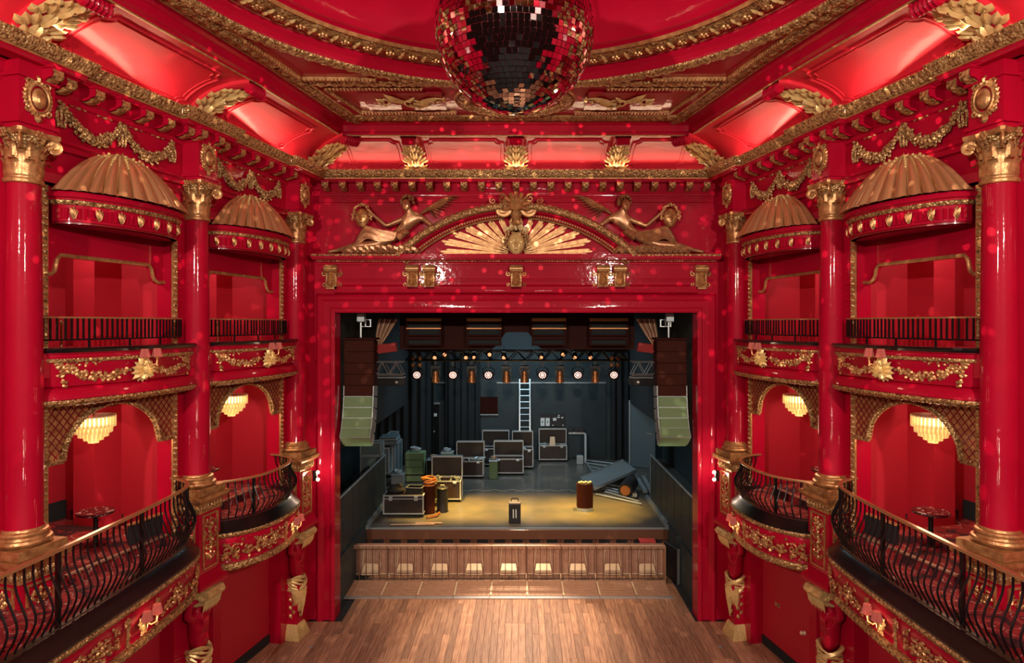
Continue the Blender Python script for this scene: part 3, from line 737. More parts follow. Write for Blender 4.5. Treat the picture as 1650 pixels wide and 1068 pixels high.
def make_herm():
    t=thing('herm_figure','','figure')
    # tapering lower pillar and gilt foot
    def rect(a,b,y=0): return [(-a,-b+y),(a,-b+y),(a,b+y),(-a,b+y)]
    MB().loft([rect(.27,.24),rect(.27,.24),rect(.2,.17),rect(.17,.15)],[0,.06,.3,.36]).obj('foot_block','leaf',t)
    MB().loft([rect(.15,.13),rect(.15,.13,.0),rect(.16,.14,.02),rect(.2,.18,.05)],[.34,.6,.95,1.35]).obj('pillar','red',t)
    m=MB(); 
    for face in (0,1,3):
        a=face*PI/2
        Mf=lambda p,q,h:(cos(a)*p-sin(a)*(.15+h),sin(a)*p+cos(a)*(.15+h),q)
        for k in range(6): m.petal(Mf,0,.5+.1*k,.14,.1,PI/2+(.6 if k%2 else -.6),.04)
        m.scroll(Mf,0,1.05,.06,1.2,0,1,.012,5,1.2,.03)
    m.obj('foliage','gold',t)
    # torso: one continuous muscular body with arms raised to the load, grown with a skin modifier
    J=[(0,.02,1.42),(0,.05,1.62),(0,.03,1.85),(0,.06,2.1),(0,.05,2.26),(0,.08,2.4),   # pelvis..head
       (.19,.05,2.12),(.34,.06,2.22),(.27,.1,2.46),(.06,.22,2.5),
       (-.19,.05,2.12),(-.34,.06,2.22),(-.27,.1,2.46),(-.06,.22,2.5),
       (.1,.14,2.02),(-.1,.14,2.02),(.07,.13,1.72),(-.07,.13,1.72)]
    Rr=[.19,.165,.17,.2,.1,.115,.1,.075,.06,.055,.1,.075,.06,.055,.085,.085,.06,.06]
    E=[(0,1),(1,2),(2,3),(3,4),(4,5),(3,6),(6,7),(7,8),(8,9),(3,10),(10,11),(11,12),(12,13),(3,14),(3,15),(1,16),(1,17)]
    skin('torso',J,Rr,E,'red',t,2)
    m=MB(); r=random.Random(4)    # drapery wrapped round the hips
    for k in range(9):
        z=1.5-.035*k; pts=[(.24*cos(q)*(1-.02*k),.21*sin(q)+.04,z+.05*sin(q*2+k)-.02*k*(.5+.5*sin(q))) for q in [2*PI*i/14 for i in range(15)]]
        m.tube(pts,[.035+.012*sin(i+k) for i in range(15)],5,False)
    for k in range(11):
        a=.2+k*.27; x=.19*cos(a); y=.17*sin(a)+.05; L=.28+.25*abs(sin(a*1.5))+(.2 if k in(5,6) else 0)
        m.tube([(x,y,1.3),(x*1.1,y*1.08,1.2),(x*.95,y*.97,1.2-L*.5),(x*.7,y*.8,1.18-L)],[.03,.05,.045,.01],6)
    m.obj('drapery','leaf',t)
    m=MB()     # gilt leaf bracket between the head and the pedestal
    for k in range(5): 
        yy=.05+.06*k; m.tube([(-.26,yy,2.66-.03*k),(0,yy+.02,2.64-.05*k),(.26,yy,2.66-.03*k)],[.04,.06,.04],8)
    m.lathe([(.16,2.42),(.2,2.5),(.28,2.6),(.34,2.66),(.36,2.74)],16)
    for k in range(12): leaf3(m,(0,.04,2.36),2*PI*k/12,.34,.15,.2,.19,.08)
    m.tube([(-.24,.36,2.6),(.24,.36,2.6)],.1,12); m.tube([(-.2,.24,2.5),(.2,.24,2.5)],.12,12)
    for k in range(5): m.petal(lambda a,b,h:(a,.40+h-.25*max(0,-b)*1.2,2.66+b),-.18+.09*k,0,.42,.13,-PI/2,.07)
    m.obj('leaf_bracket','leaf',t)
    return t
def skin(name,J,Rr,E,m_,parent,sub=2,loc=None,rz=0):
    me=bpy.data.meshes.new(name); me.from_pydata(J,E,[]); o=bpy.data.objects.new(name,me); C.objects.link(o)
    md=o.modifiers.new('s','SKIN'); md.use_smooth_shade=True
    for i,r in enumerate(Rr):
        r=r if isinstance(r,tuple) else (r,r); me.skin_vertices[0].data[i].radius=r
    me.skin_vertices[0].data[0].use_root=True
    md2=o.modifiers.new('b','SUBSURF'); md2.levels=sub; md2.render_levels=sub
    dg=bpy.context.evaluated_depsgraph_get(); me2=bpy.data.meshes.new_from_object(o.evaluated_get(dg)); me2.name=name
    o.modifiers.clear(); o.data=me2; me2.materials.clear(); me2.materials.append(M[m_]); me2.polygons.foreach_set('use_smooth',[True]*len(me2.polygons))
    if parent: o.parent=parent
    if loc is not None: o.location=loc; o.rotation_euler=(0,0,rz)
    return o
def make_cartouche():
    t=thing('cartouche','','ornament'); Mf=lambda a,b,h:(a,h,b)
    m=MB(); m.ball((0,.03,0),(.11,.06,.15),14,8); m.obj('boss','gold',t)
    m=MB()
    for s in (-1,1):
        Q=lambda a,b,h:Mf(s*a,b,h)
        for k in range(12):
            a=-PI/2+.15+k*.25; m.petal(Q,.14*cos(a),.19*sin(a),.09,.09,a,.05); 
        m.scroll(Q,.13,.2,.06,1.2,2.5,-1,.018,3,1.2,.04); m.scroll(Q,.15,-.17,.055,1.2,3.5,1,.018,3,1.2,.04)
    m.tube([Mf(.15*cos(q),.2*sin(q),.03) for q in [2*PI*i/20 for i in range(21)]],.022,6,False)
    m.petal(Mf,0,.2,.14,.14,PI/2,.06); m.petal(Mf,0,-.2,.16,.12,-PI/2,.06)
    m.obj('scroll_border','gold',t); return t
def make_festoon(wd):
    t=thing('festoon','','garland'); Mf=lambda a,b,h:(a,h,b); r=random.Random(9)
    for s,a0,a1 in ((1,-wd,0),(1,0,wd)):
        m=MB(); n=44
        for i in range(n+1):
            q=i/n; x=a0+(a1-a0)*q; z=-.40*4*q*(1-q); th=.04+.06*sin(PI*q)
            for k in range(4):
                an=r.uniform(0,2*PI); m.petal(lambda a,b,h:(x+a,.04+h+th*.6*abs(sin(an)),z+b+th*cos(an)*.7),0,0,.075,.06,r.uniform(-1,1)+(0 if k%2 else PI),.035)
            if i%3==0: m.ball((x,.05+th*.5,z),th*.62,7,5)
        m.obj('swag','orn',t)
    for x in (-wd,0,wd):
        m=MB()
        for k in range(16):
            z=-.02-.018*k; w_=.04+.035*sin(PI*k/16)
            for q in range(3): m.petal(lambda a,b,h:(x+a,.04+h,z+b),(q-1)*w_*.8,0,.07,.05,-PI/2+(q-1)*.4,.04)
        m.obj('pendant_tassel','orn',t)
    m=MB()
    for x in (-wd*.72,-wd*.28,wd*.28,wd*.72):
        for s in (-1,1): m.tube([(x+s*(.02+.035*k),.02,.04+.03*sin(k*1.7)+.01*k) for k in range(6)],[.018,.022,.018,.02,.014,.006],5)
        m.ball((x,.03,.04),.03,7,5)
    m.obj('ribbon','gold',t); return t
proto={}
def get(kind,make,loc,rz,label,cat_,group):
    if kind not in proto:
        t=make(); proto[kind]=t; t['category']=cat_; t['label']=label; t['group']=group; t.location=loc; t.rotation_euler=(0,0,rz); return t
    t=dup(proto[kind],loc,rz,label,group); return t
POS=('the nearest, at the frame edge','the middle one of three','the farthest, beside the stage arch')
for fs in (L_,R_):
    f0,f1=fs; wd=f0.word
    spots=[(f0,0.0),(f1,0.0),(f1,f1.L)]
    for i,(f,u) in enumerate(spots):
        rz=(f0.rz+f1.rz)/2 if i==1 else f.rz
        get('column',make_column,f.W(u,0,4.87),rz,'glossy red column with gilt Corinthian capital on the %s wall, %s'%(wd,POS[i]),'column','red columns')
        get('pedestal',make_pedestal,f.W(u,0,2.74),rz,'red pedestal with gilt scroll panel under the %s column of the %s wall'%(('nearest','middle','farthest')[i],wd),'pedestal','column pedestals')
        if not(i==0): get('herm',make_herm,f.W(u,0,0),rz,'red muscular herm with gilt drapery carrying the %s pedestal of the %s wall'%(('nearest','middle','farthest')[i],wd),'statue','carved herms')
        # pilaster block in the entablature above the column
        par=walls[wd]; m=MB(); P=[f.W(a,b,0)[:2] for a,b in ((u-.27,-.1),(u+.27,-.1),(u+.27,.25),(u-.27,.25))]
        m.loft([P,P],[10.54,11.5]).obj('pilaster_block','red',par)
        m=MB()
        for z,e in ((10.55,.02),(10.62,.04),(11.27,.04)):
            P=[f.W(a,b,0)[:2] for a,b in ((u-.27-e,-.1),(u+.27+e,-.1),(u+.27+e,.25+e),(u-.27-e,.25+e))]; m.loft([P,P],[z,z+.05])
        m.obj('block_moulding','red',par)
        get('cartouche',make_cartouche,f.W(u,.25,11.02),rz,'gilt oval cartouche above the %s column of the %s wall'%(('nearest','middle','farthest')[i],wd),'ornament','gilt cartouches')
    for bi,f in enumerate(fs):
        uc=(f.L)/2+.03
        get('festoon',lambda:make_festoon(1.12),f.W(uc,-.1,11.17),f.rz,'gilt double festoon on the frieze of the %s bay of the %s wall'%(('near','far')[bi],wd),'garland','gilt festoons')
# ================================================================ shell canopies
def make_canopy(hw):
    t=thing('shell_canopy','','canopy')   # origin: wall plane, z 9.3 of the room
    nfl=15; H=.78; dep=.46
    bow=lambda x:.14+dep*max(0,1-(x/hw)**2)**.6
    for k in range(nfl):
        a0=PI*k/nfl; a1=PI*(k+1)/nfl
        def fn(i,j):
            t_=i; fr_=j; a=a0+(a1-a0)*fr_
            tt=.12+.88*t_; end=1+.09*t_**6*sin(PI*fr_)
            rr=sin(tt*PI/2*1.0); zz=cos(tt*PI/2)**.8*H if tt<1 else 0
            zz=H*(1-tt**1.7)
            rx=hw*1.0*(tt**.75)*end; ry=(dep+.12)*(tt**.75)*end
            bul=.115*tt*abs(sin(PI*fr_))**.6
            return (cos(a)*(rx+bul*.6),.1+sin(a)*(ry+bul),.5+zz+bul*.6-.09*t_**6*sin(PI*fr_))
        m=MB().grid(fn,10,8); m.obj('flute','shell',t,sharp=70)
    m=MB()
    for k in range(nfl+1):
        a=PI*k/nfl; pts=[]
        for i in range(8):
            tt=.1+.9*i/7; pts.append((cos(a)*hw*.98*tt**.75,.1+sin(a)*(dep+.12)*tt**.75,.5+H*(1-tt**1.7)+.012))
        m.tube(pts,[.02,.024,.024,.022,.018,.015,.012,.008],5)
        if k%2==0:
            for i in range(5): p=Vector(pts[1]).lerp(Vector(pts[4]),i/5); m.ball(p+Vector((0,.03,.03)),.024,6,4)
    m.obj('ribs_and_husks','leaf',t)
    m=MB(); Mf=lambda a,b,h:(a,.12+h,.5+H*.86+b)
    for k in range(7): m.petal(Mf,0,0,.2,.1,k*PI/6,.07)
    m.ball((0,.18,.5+H*.95),.06); m.obj('crest','gold',t)
    # bowed cornice with gilt egg moulding and little brackets
    path=[(hw*x,bow(hw*x)) for x in [1-2*i/24 for i in range(25)]]; path=[(hw,0)]+path+[(-hw,0)]
    MB().sweep(path[::-1],[(-.1,.0),(-.02,.0),(-.02,.03),(0,.04),(0,.3),(.0,.34),(.06,.36),(.06,.38),(.1,.4),(.12,.45),(.1,.48),(-.1,.5)]).obj('canopy_cornice','red',t)
    for o in (): pass
    relief(MB(),path[::-1],[(.0,.29),(.03,.295),(.05,.32),(.06,.35),(.05,.36)],.1,.01).obj('gilt_moulding','orn',t)
    dp=resample([p for p in offs(path[::-1],.0)][1:-1],.085)
    m=MB(); mg_=MB()
    for i,p in enumerate(dp):
        if i%4==1:
            Q=lambda a,b,h:(p[0]+a,p[1]+.02+h,.14+b)
            for q in range(3): mg_.petal(Q,0,-.08,.2,.07,PI/2+(q-1)*.3,.05)
            mg_.ball((p[0],p[1]+.03,.25),.018,6,4)
        else: m.box(p[0]-.018,p[0]+.018,p[1]-.03,p[1]+.04,.08,.24)
    m.obj('dentils','red',t,kind='stuff'); mg_.obj('gilt_brackets','gold',t)
    # soffit
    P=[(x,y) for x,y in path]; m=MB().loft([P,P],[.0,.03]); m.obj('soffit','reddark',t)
    return t
for fs in (L_,R_):
    for bi,f in enumerate(fs):
        hw=(f.L-1.12)/2; uc=(.4+f.L-.45)/2
        t=make_canopy(hw); t.location=f.W(uc,-.12,9.33); t.rotation_euler=(0,0,f.rz)
        t['label']='gilt fluted shell canopy over the %s upper box on the %s wall'%(('near','far')[bi],f.word); t['category']='canopy'; t['group']='shell canopies'
# ================================================================ boxes: pelmet, jamb mouldings, upper balcony
def X(f): return lambda u,n,z:(f.sx*u,n,z)      # into the thing's own axes (origin at u=0,n=0)
def flipped(f,mb):
    mb.v=[(f.sx*a,b,c) for a,b,c in mb.v]; return mb
cat_=lambda P,k=8:cat_rom(P,k)
BAYW=('near','far')
for fs in (L_,R_):
    for bi,f in enumerate(fs):
        wd=f.word; u0,u1=.4,f.L-.45; par=walls[wd]; w_=u1-u0; O=lambda z=0:f.W(0,0,z)
        who='%s upper box on the %s wall'%(BAYW[bi],wd); low='%s lower box on the %s wall'%(BAYW[bi],wd)
        # pelmet
        t=f.thing('pelmet','dark red stepped pelmet with gilt edge in the '+who,'pelmet',0,0,0,'box pelmets')
        s=.30 if bi==0 else .3
        e=[(u0,8.56),(u0+.30,8.55),(u0+.37,8.6),(u0+.39,8.68),(u0+.41,8.78),(u0+.47,8.86),(u1-.36,8.86),(u1-.30,8.78),(u1-.28,8.68),(u1-.24,8.6),(u1-.16,8.55),(u1,8.56)]
        m=MB(); k=len(e)
        for y in (-.42,-.36):
            for a,b in e: m.v.append((a,y,b))
            for a,b in e: m.v.append((a,y,9.95))
        for i in range(k-1):
            m.f+=[(i,i+1,k+i+1,k+i),(2*k+i,2*k+i+1,3*k+i+1,3*k+i),(i,i+1,2*k+i+1,2*k+i)]
        flipped(f,m).obj('pelmet_board','reddark' if 0 else 'red',t)
        m=MB().tube([(a,-.345,b+.03) for a,b in e],.035,6); flipped(f,m).obj('gilt_edge','gold',t)
        # gilt rope jamb mouldings
        for u,nm in ((u1+.0,'stage side'),(u0-.0,'house side')):
            t=f.thing('jamb_moulding','gilt carved jamb moulding on the %s of the %s bay, %s wall'%(nm,BAYW[bi],wd),'moulding',u,-.12,3.8,'gilt jamb mouldings')
            m=MB()
            m.box(-.055,.055,-.01,.03,0,6.1); z=.0
            m.obj('fillet','gold',t)
            m=MB()
            for i in range(58):
                z=.05+i*.104; m.add([(-.045,.03,z),(.045,.03,z+.03),(.045,.03,z+.08),(-.045,.03,z+.05),(0,.075,z+.03),(0,.075,z+.055)],[(0,1,4),(1,2,5,4),(2,3,5),(3,0,4,5)])
            m.obj('carved_rope','orn',t)
        # upper balcony front
        t=f.thing('upper_balcony','bowed red balcony front with gilt garland of the '+who,'balcony',0,0,0,'upper balcony fronts')
        P=cat_([(u0-.18,-.2),(u0-.14,.1),(u0+.1,.24),(w_*.3+u0,.36),(w_*.5+u0,.4),(w_*.7+u0,.37),(u1-.06,.25),(u1+.2,.1),(u1+.24,-.2)],6)
        D=lambda pr:[(a,b) for a,b in pr]
        m=MB().sweep(P,[(-.1,6.84),(-.04,6.86),(-.02,6.9),(-.02,7.24),(-.0,7.27),(.02,7.3),(.02,7.34),(.05,7.36),(.05,7.38)]); flipped(f,m).obj('parapet','red',t)
        m=MB().sweep(P,[(.02,6.64),(.05,6.67),(.03,6.76),(-.03,6.82),(-.1,6.85)]); flipped(f,m).obj('base_moulding','red',t)
        m=relief(MB(),P,[(-.04,6.57),(.01,6.565),(.05,6.59),(.07,6.62),(.05,6.66)],.13,.014); flipped(f,m).obj('gilt_rope','orn',t)
        m=relief(MB(),P,[(-.02,7.22),(.01,7.225),(.025,7.25),(.02,7.28)],.09,.008); flipped(f,m).obj('gilt_band','orn',t)
        m=MB().sweep(P,[(-.34,7.36),(-.34,7.44),(.06,7.44),(.08,7.41),(.06,7.37)]); flipped(f,m).obj('ledge','black',t)
        i_=[(a,b) for a,b in P]; m=MB().loft([i_,i_],[6.6,6.64]); flipped(f,m).obj('soffit','red',t)
        # garland on the front
        Pf=offs(P,-.02); Pr=resample(Pf,.02); ul=[p[0] for p in Pr]
        def onP(a,b,h,z0=7.06):
            a=min(max(a,Pr[0][0]+.02),Pr[-1][0]-.02); j=min(range(len(Pr)),key=lambda q:abs(Pr[q][0]-a)+(0 if .02<q/len(Pr)<.98 else .0)); 
            return (a,Pr[j][1]+h,z0+b)
        m=MB(); r=random.Random(11)
        uc=(u0+u1)/2
        for sgn in (-1,1):
            for i in range(46):
                q=i/45; a=uc+sgn*(.24+q*(w_/2-.25)); b=-.12*sin(PI*q)+.10*q*q*1.3
                for k in range(2): m.petal(lambda x,y,h:onP(x,y,h),a+r.uniform(-.02,.02),b+r.uniform(-.035,.035),.075,.06,r.uniform(0,6.28),.035)
            for k in range(16): m.petal(lambda x,y,h:onP(x,y,h),uc+sgn*(w_/2-.04+r.uniform(-.03,.03)),.12-.02*k,.06,.05,r.uniform(0,6.28),.03)
            for k in range(10): m.petal(lambda x,y,h:onP(x,y,h),uc+sgn*(w_/2-.1-.05*k),.135+.01*sin(k),.06,.04,r.uniform(0,6.28),.02)
        flipped(f,m).obj('garland','gold',t)
        m=MB(); 
        for k in range(11):
            an=PI*(k/10)*1.3-.47
            m.petal(lambda x,y,h:onP(x,y,h+.05),uc,-.05,.25,.10,an,.09)
        for k in range(5): m.petal(lambda x,y,h:onP(x,y,h+.02),uc,-.04,.2,.12,-PI/2+(k-2)*.5,.07)
        m.ball(onP(uc,-.0,.08),(.075,.06,.10)); flipped(f,m).obj('shell_cartouche','leaf',t)
        # railing on the upper balcony
        t=f.thing('upper_railing','low black flat-bar railing on the '+who,'railing',0,0,0,'upper box railings')
        Q=resample([(a,b-.22) for a,b in P if u0-.1<a<u1+.1],.03); n=len(Q)
        m=MB().tube([(a,b,7.9) for a,b in Q[::4]+[Q[-1]]],.016,6); flipped(f,m).obj('top_rail','rail',t)
        m=MB().tube([(a,b,7.56) for a,b in Q[::4]+[Q[-1]]],.014,6)
        for uu in (.25,.5,.75): q=Q[int(n*uu)]; m.box(q[0]-.012,q[0]+.012,q[1]-.012,q[1]+.012,7.44,7.56)
        flipped(f,m).obj('bottom_rail','black',t)
        bm_=None
        for i in range(30):
            q=Q[int((i+.5)*n/30)]
            if bm_ is None: bm_=MB().box(-.014,.014,-.01,.01,7.56,7.89).obj('baluster','black',t,loc=(f.sx*q[0],q[1],0))
            else: b2=bm_.copy(); C.objects.link(b2); b2.location=(f.sx*q[0],q[1],0)
        # lattice arch between the tiers
        t=f.thing('lattice_arch','gilt lattice arch screen over the '+low,'arch screen',0,0,0,'lattice arches')
        ac=(u0+u1)/2-.05; ah=.95 if bi==0 else 1.02; z1=6.63; zs=5.68; rise=.80
        inside=lambda a,b:(u0<=a<=u1) and b<=z1 and b>=zs-.0 and not(abs(a-ac)<ah and b<zs+rise*math.sqrt(max(0,1-((a-ac)/ah)**2)))
        m=MB(); N=40
        top=[(u0+(u1-u0)*i/N) for i in range(N+1)]; low_=[zs+(rise*math.sqrt(max(0,1-((a-ac)/ah)**2)) if abs(a-ac)<ah else 0) for a in top]
        for y in (-.16,-.12):
            m.v+=[(a,y,b) for a,b in zip(top,low_)]+[(a,y,z1) for a in top]
        k=N+1
        for i in range(N): m.f+=[(i,i+1,k+i+1,k+i),(2*k+i,2*k+i+1,3*k+i+1,3*k+i),(i,i+1,2*k+i+1,2*k+i)]
        flipped(f,m).obj('screen_panel','gold',t)
        m=MB()
        for d in (-1,1):
            c0=-8
            while c0<30:
                run=None
                for i in range(0,240):
                    a=u0+(u1-u0)*i/239; b=z1-2.6+0*c0+d*(a-uc)*1.15+c0*.125*1.2
                    ok=inside(a,b) and abs(b)>0
                    if ok and run is None: run=(a,b)
                    if run and (not ok or i==239):
                        if last and math.dist(run,last)>.04: m.bar((run[0],-.115,run[1]),(last[0],-.115,last[1]),.014,.012,up=(0,1,0))
                        run=None
                    last=(a,b) if ok else None
                c0+=1
            
        # denser coverage: step of the diagonal family
        flipped(f,m).obj('lattice_bars','reddark',t)
        arcp=[(ac-ah*cos(PI*i/28),-.10,zs+rise*sin(PI*i/28)) for i in range(29)]
        m=MB().tube([(u0,-.1,zs)]+arcp+[(u1,-.1,zs)],.035,6,True,1.3)
        for i in range(56):
            q=PI*(i+.5)/56; m.ball((ac-ah*cos(q),-.06,zs+rise*sin(q)),.03,6,4)
        flipped(f,m).obj('arch_rope','orn',t)
# ================================================================ pediment over the stage arch
def face_mesh(w_,h_,d_):
    """front of a face, in x (across), y (towards the viewer, +), z (up); eyes, nose and mouth modelled"""
    g=lambda x,y,cx,cy,sx,sy:math.exp(-((x-cx)/sx)**2-((y-cy)/sy)**2)
    def fn(i,j):
        a=-1+2*i; b=-1+2*j            # a across, b up
        wid=1-.32*max(0,-b)**1.8-.10*max(0,b)**2
        rr=math.sqrt(max(0,1-min(1,a*a)))*math.sqrt(max(0,1-min(1,b*b*.92)))
        y=rr**.7
        X_=a*math.sqrt(max(0.02,1-b*b*.9))*wid if abs(b)<1 else 0
        y+=.26*g(a,b,0,-.12,.13,.22)+.12*g(a,b,0,.1,.08,.25)           # nose
        y-=.20*(g(a,b,-.38,.12,.2,.10)+g(a,b,.38,.12,.2,.10))           # sockets
        y+=.11*(g(a,b,-.38,.10,.13,.06)+g(a,b,.38,.10,.13,.06))         # eyelids
        y+=.07*(g(a,b,-.38,.27,.24,.06)+g(a,b,.38,.27,.24,.06))         # brows
        y+=.13*g(a,b,0,-.48,.22,.05)+.12*g(a,b,0,-.62,.17,.05)-.16*g(a,b,0,-.55,.2,.03)
        y+=.10*g(a,b,0,-.85,.2,.12)
        return (X_*w_/2,y*d_,b*h_/2)
    return MB().grid(fn,36,40)
def mask_thing(name,label,loc,rz,sc,group,crown=True,m_='leaf'):
    t=thing(name,label,'mask',loc,rz,group)
    face_mesh(.45*sc,.60*sc,.20*sc).obj('face',m_,t,sharp=80)
    m=MB(); 
    for s in (-1,1): m.ball((s*.085*sc,.145*sc,.035*sc),(.026*sc,.012*sc,.008*sc),6,4)
    m.ball((0,.165*sc,-.168*sc),(.045*sc,.02*sc,.010*sc),6,4); m.obj('eyes_and_mouth','blackmat',t,kind='stuff')
    m=MB(); r=random.Random(2)
    for k in range(70):
        a=-.35+k/69*(PI+.7); R=.235*sc*(1+.35*r.random()); x=R*cos(a); z=.08*sc+R*1.2*sin(a)
        m.ball((x,.03*sc+.07*sc*r.random(),z),(.035*sc,.03*sc,.032*sc),6,4)
    m.obj('curly_hair','orn' if m_=='leaf' else 'gold',t,kind='stuff')
    if crown:
        m=MB()
        for k in range(5):
            a=PI/2+(k-2)*.33; m.petal(lambda x,y,h:(x,.05+h,y),.28*cos(a)*sc,.22*sc+.2*sc*sin(a)*.9-.06,.2*sc,.12*sc,a,.05)
        m.obj('crown','gold',t)
    return t
pz=9.62; pc=0.0
ped=thing('arched_pediment','red arched pediment with gilt carved rim over the stage opening','pediment',(0,YW,pz),PI)
def arcpath(half_w,rise,z0,n=60):
    R=(half_w**2+rise**2)/(2*rise); a=math.asin(min(1,half_w/R)); return [(R*sin(-a+2*a*i/n),z0+rise-R+R*cos(-a+2*a*i/n)) for i in range(n+1)]
def vp(mb): mb.v=[(x,h,z) for x,z,h in mb.v]; return mb
AP=arcpath(3.12,1.30,0)
AP=[p for p in AP]
m=MB().sweep(AP,[(.0,.0),(.0,.42),(-.05,.40),(-.06,.32),(-.16,.27),(-.2,.25),(-.22,.16),(-.3,.12),(-.33,.0)]); vp(m).obj('arch_moulding','red',ped)
left=[p for p in AP if p[0]<-.28]; right=[p for p in AP if p[0]>.28]
for seg in (left,right):
    m=relief(MB(),seg,[(.02,.30),(.03,.36),(-.01,.42),(-.06,.44),(-.12,.43),(-.15,.38),(-.16,.33)],.16,.02); vp(m).obj('gilt_rim','orn',ped)
    m=MB(); 
    for p in resample(offs(seg,-.27),.07): m.ball((p[0],.17,p[1]),.028,6,4)
    m.obj('bead_row','leaf',ped,kind='stuff')
    m=MB().tube([(p[0],.13,p[1]) for p in offs(seg,-.34)],.03,6); m.obj('inner_fillet','gold',ped)
# end return pieces of the rim
for s in (-1,1):
    m=MB(); c=(s*.34,.36,1.16); pts=[]
    for i in range(40):
        t=i/39; q=PI/2+s*(-1)*(-2*PI*2.1*t); rr=.2*(1-.85*t); pts.append((c[0]+rr*cos(q),.36,c[2]-.0+rr*sin(q)))
    m.tube(pts,[.045*(1-.6*i/39) for i in range(40)],8,True,1.8); m.ball(c,.04); 
    m.tube([(s*.34,.2,1.16),(s*.34,.34,1.16)],[.2,.18],16)
    m.obj('scroll','gold',ped)
# tympanum sunburst
m=MB()
def ray(ang,r0,r1,w_,nm='sun_ray'):
    m=MB(); n=3
    for k in range(n):
        off=(k-1)*w_*.62; L=r1*(1-.06*abs(k-1)-.02*((k*7)%3))
        p=lambda r,o:(r*cos(ang)-o*sin(ang),r*sin(ang)+o*cos(ang))
        wi=w_*.3; a=p(r0,off*.35-wi*.35); b=p(r0,off*.35+wi*.35); c=p(L,off+wi); d=p(L,off-wi); e=p(L+.06,off)
        h=.06+.025*(k%2)
        vs=[(q[0],.03,q[1]+.02) for q in (a,b,c,e,d)]+[(q[0],h,q[1]+.02) for q in (a,b,c,e,d)]
        m.add(vs,[(0,1,2,3,4),(9,8,7,6,5)]+[(i,(i+1)%5,(i+1)%5+5,i+5) for i in range(5)])
    m.obj(nm,'gold',ped,flat=False)
sun=[(2,2.0,.085),(10,1.98,.10),(18.5,1.75,.10),(28,1.52,.10),(39,1.32,.10),(51,1.12,.09),(66,1.0,.08),(82,.92,.07)]
for a,l,w_ in sun:
    ray(math.radians(a),.22,l,w_); ray(math.radians(180-a),.22,l,w_)
# shell keystone
m=MB()
for k in range(9):
    a=-.35+(PI+.7)*k/8; m.tube([(0,.42,1.12),(.17*cos(a),.52,1.22+.17*sin(a)),(.32*cos(a),.44,1.24+.32*sin(a))],[.02,.05,.06],7)
m.obj('keystone_shell','gold',ped)
m=MB().lathe([(.05,-.0),(.13,.05),(.09,.14),(.12,.2),(.16,.3),(.12,.38)],12,(0,.36,.72)); m.obj('keystone_pendant','gold',ped)
m=MB()
for s in (-1,1):
    m.scroll(lambda a,b,h:(s*a,.36+h,b),.36,1.42,.12,1.3,1,1,.03,5,1.2,.05); m.scroll(lambda a,b,h:(s*a,.36+h,b),.6,1.36,.09,1.2,1,-1,.02,4,1.2,.05)
m.obj('side_scrolls','gold',ped)
mask_thing('sun_mask','pale gilt face mask with curly hair at the centre of the sunburst',(0,YW-.30,pz+.25),PI,1.0,None,True,'leaf').children[0].data.materials[0]=M['pale']
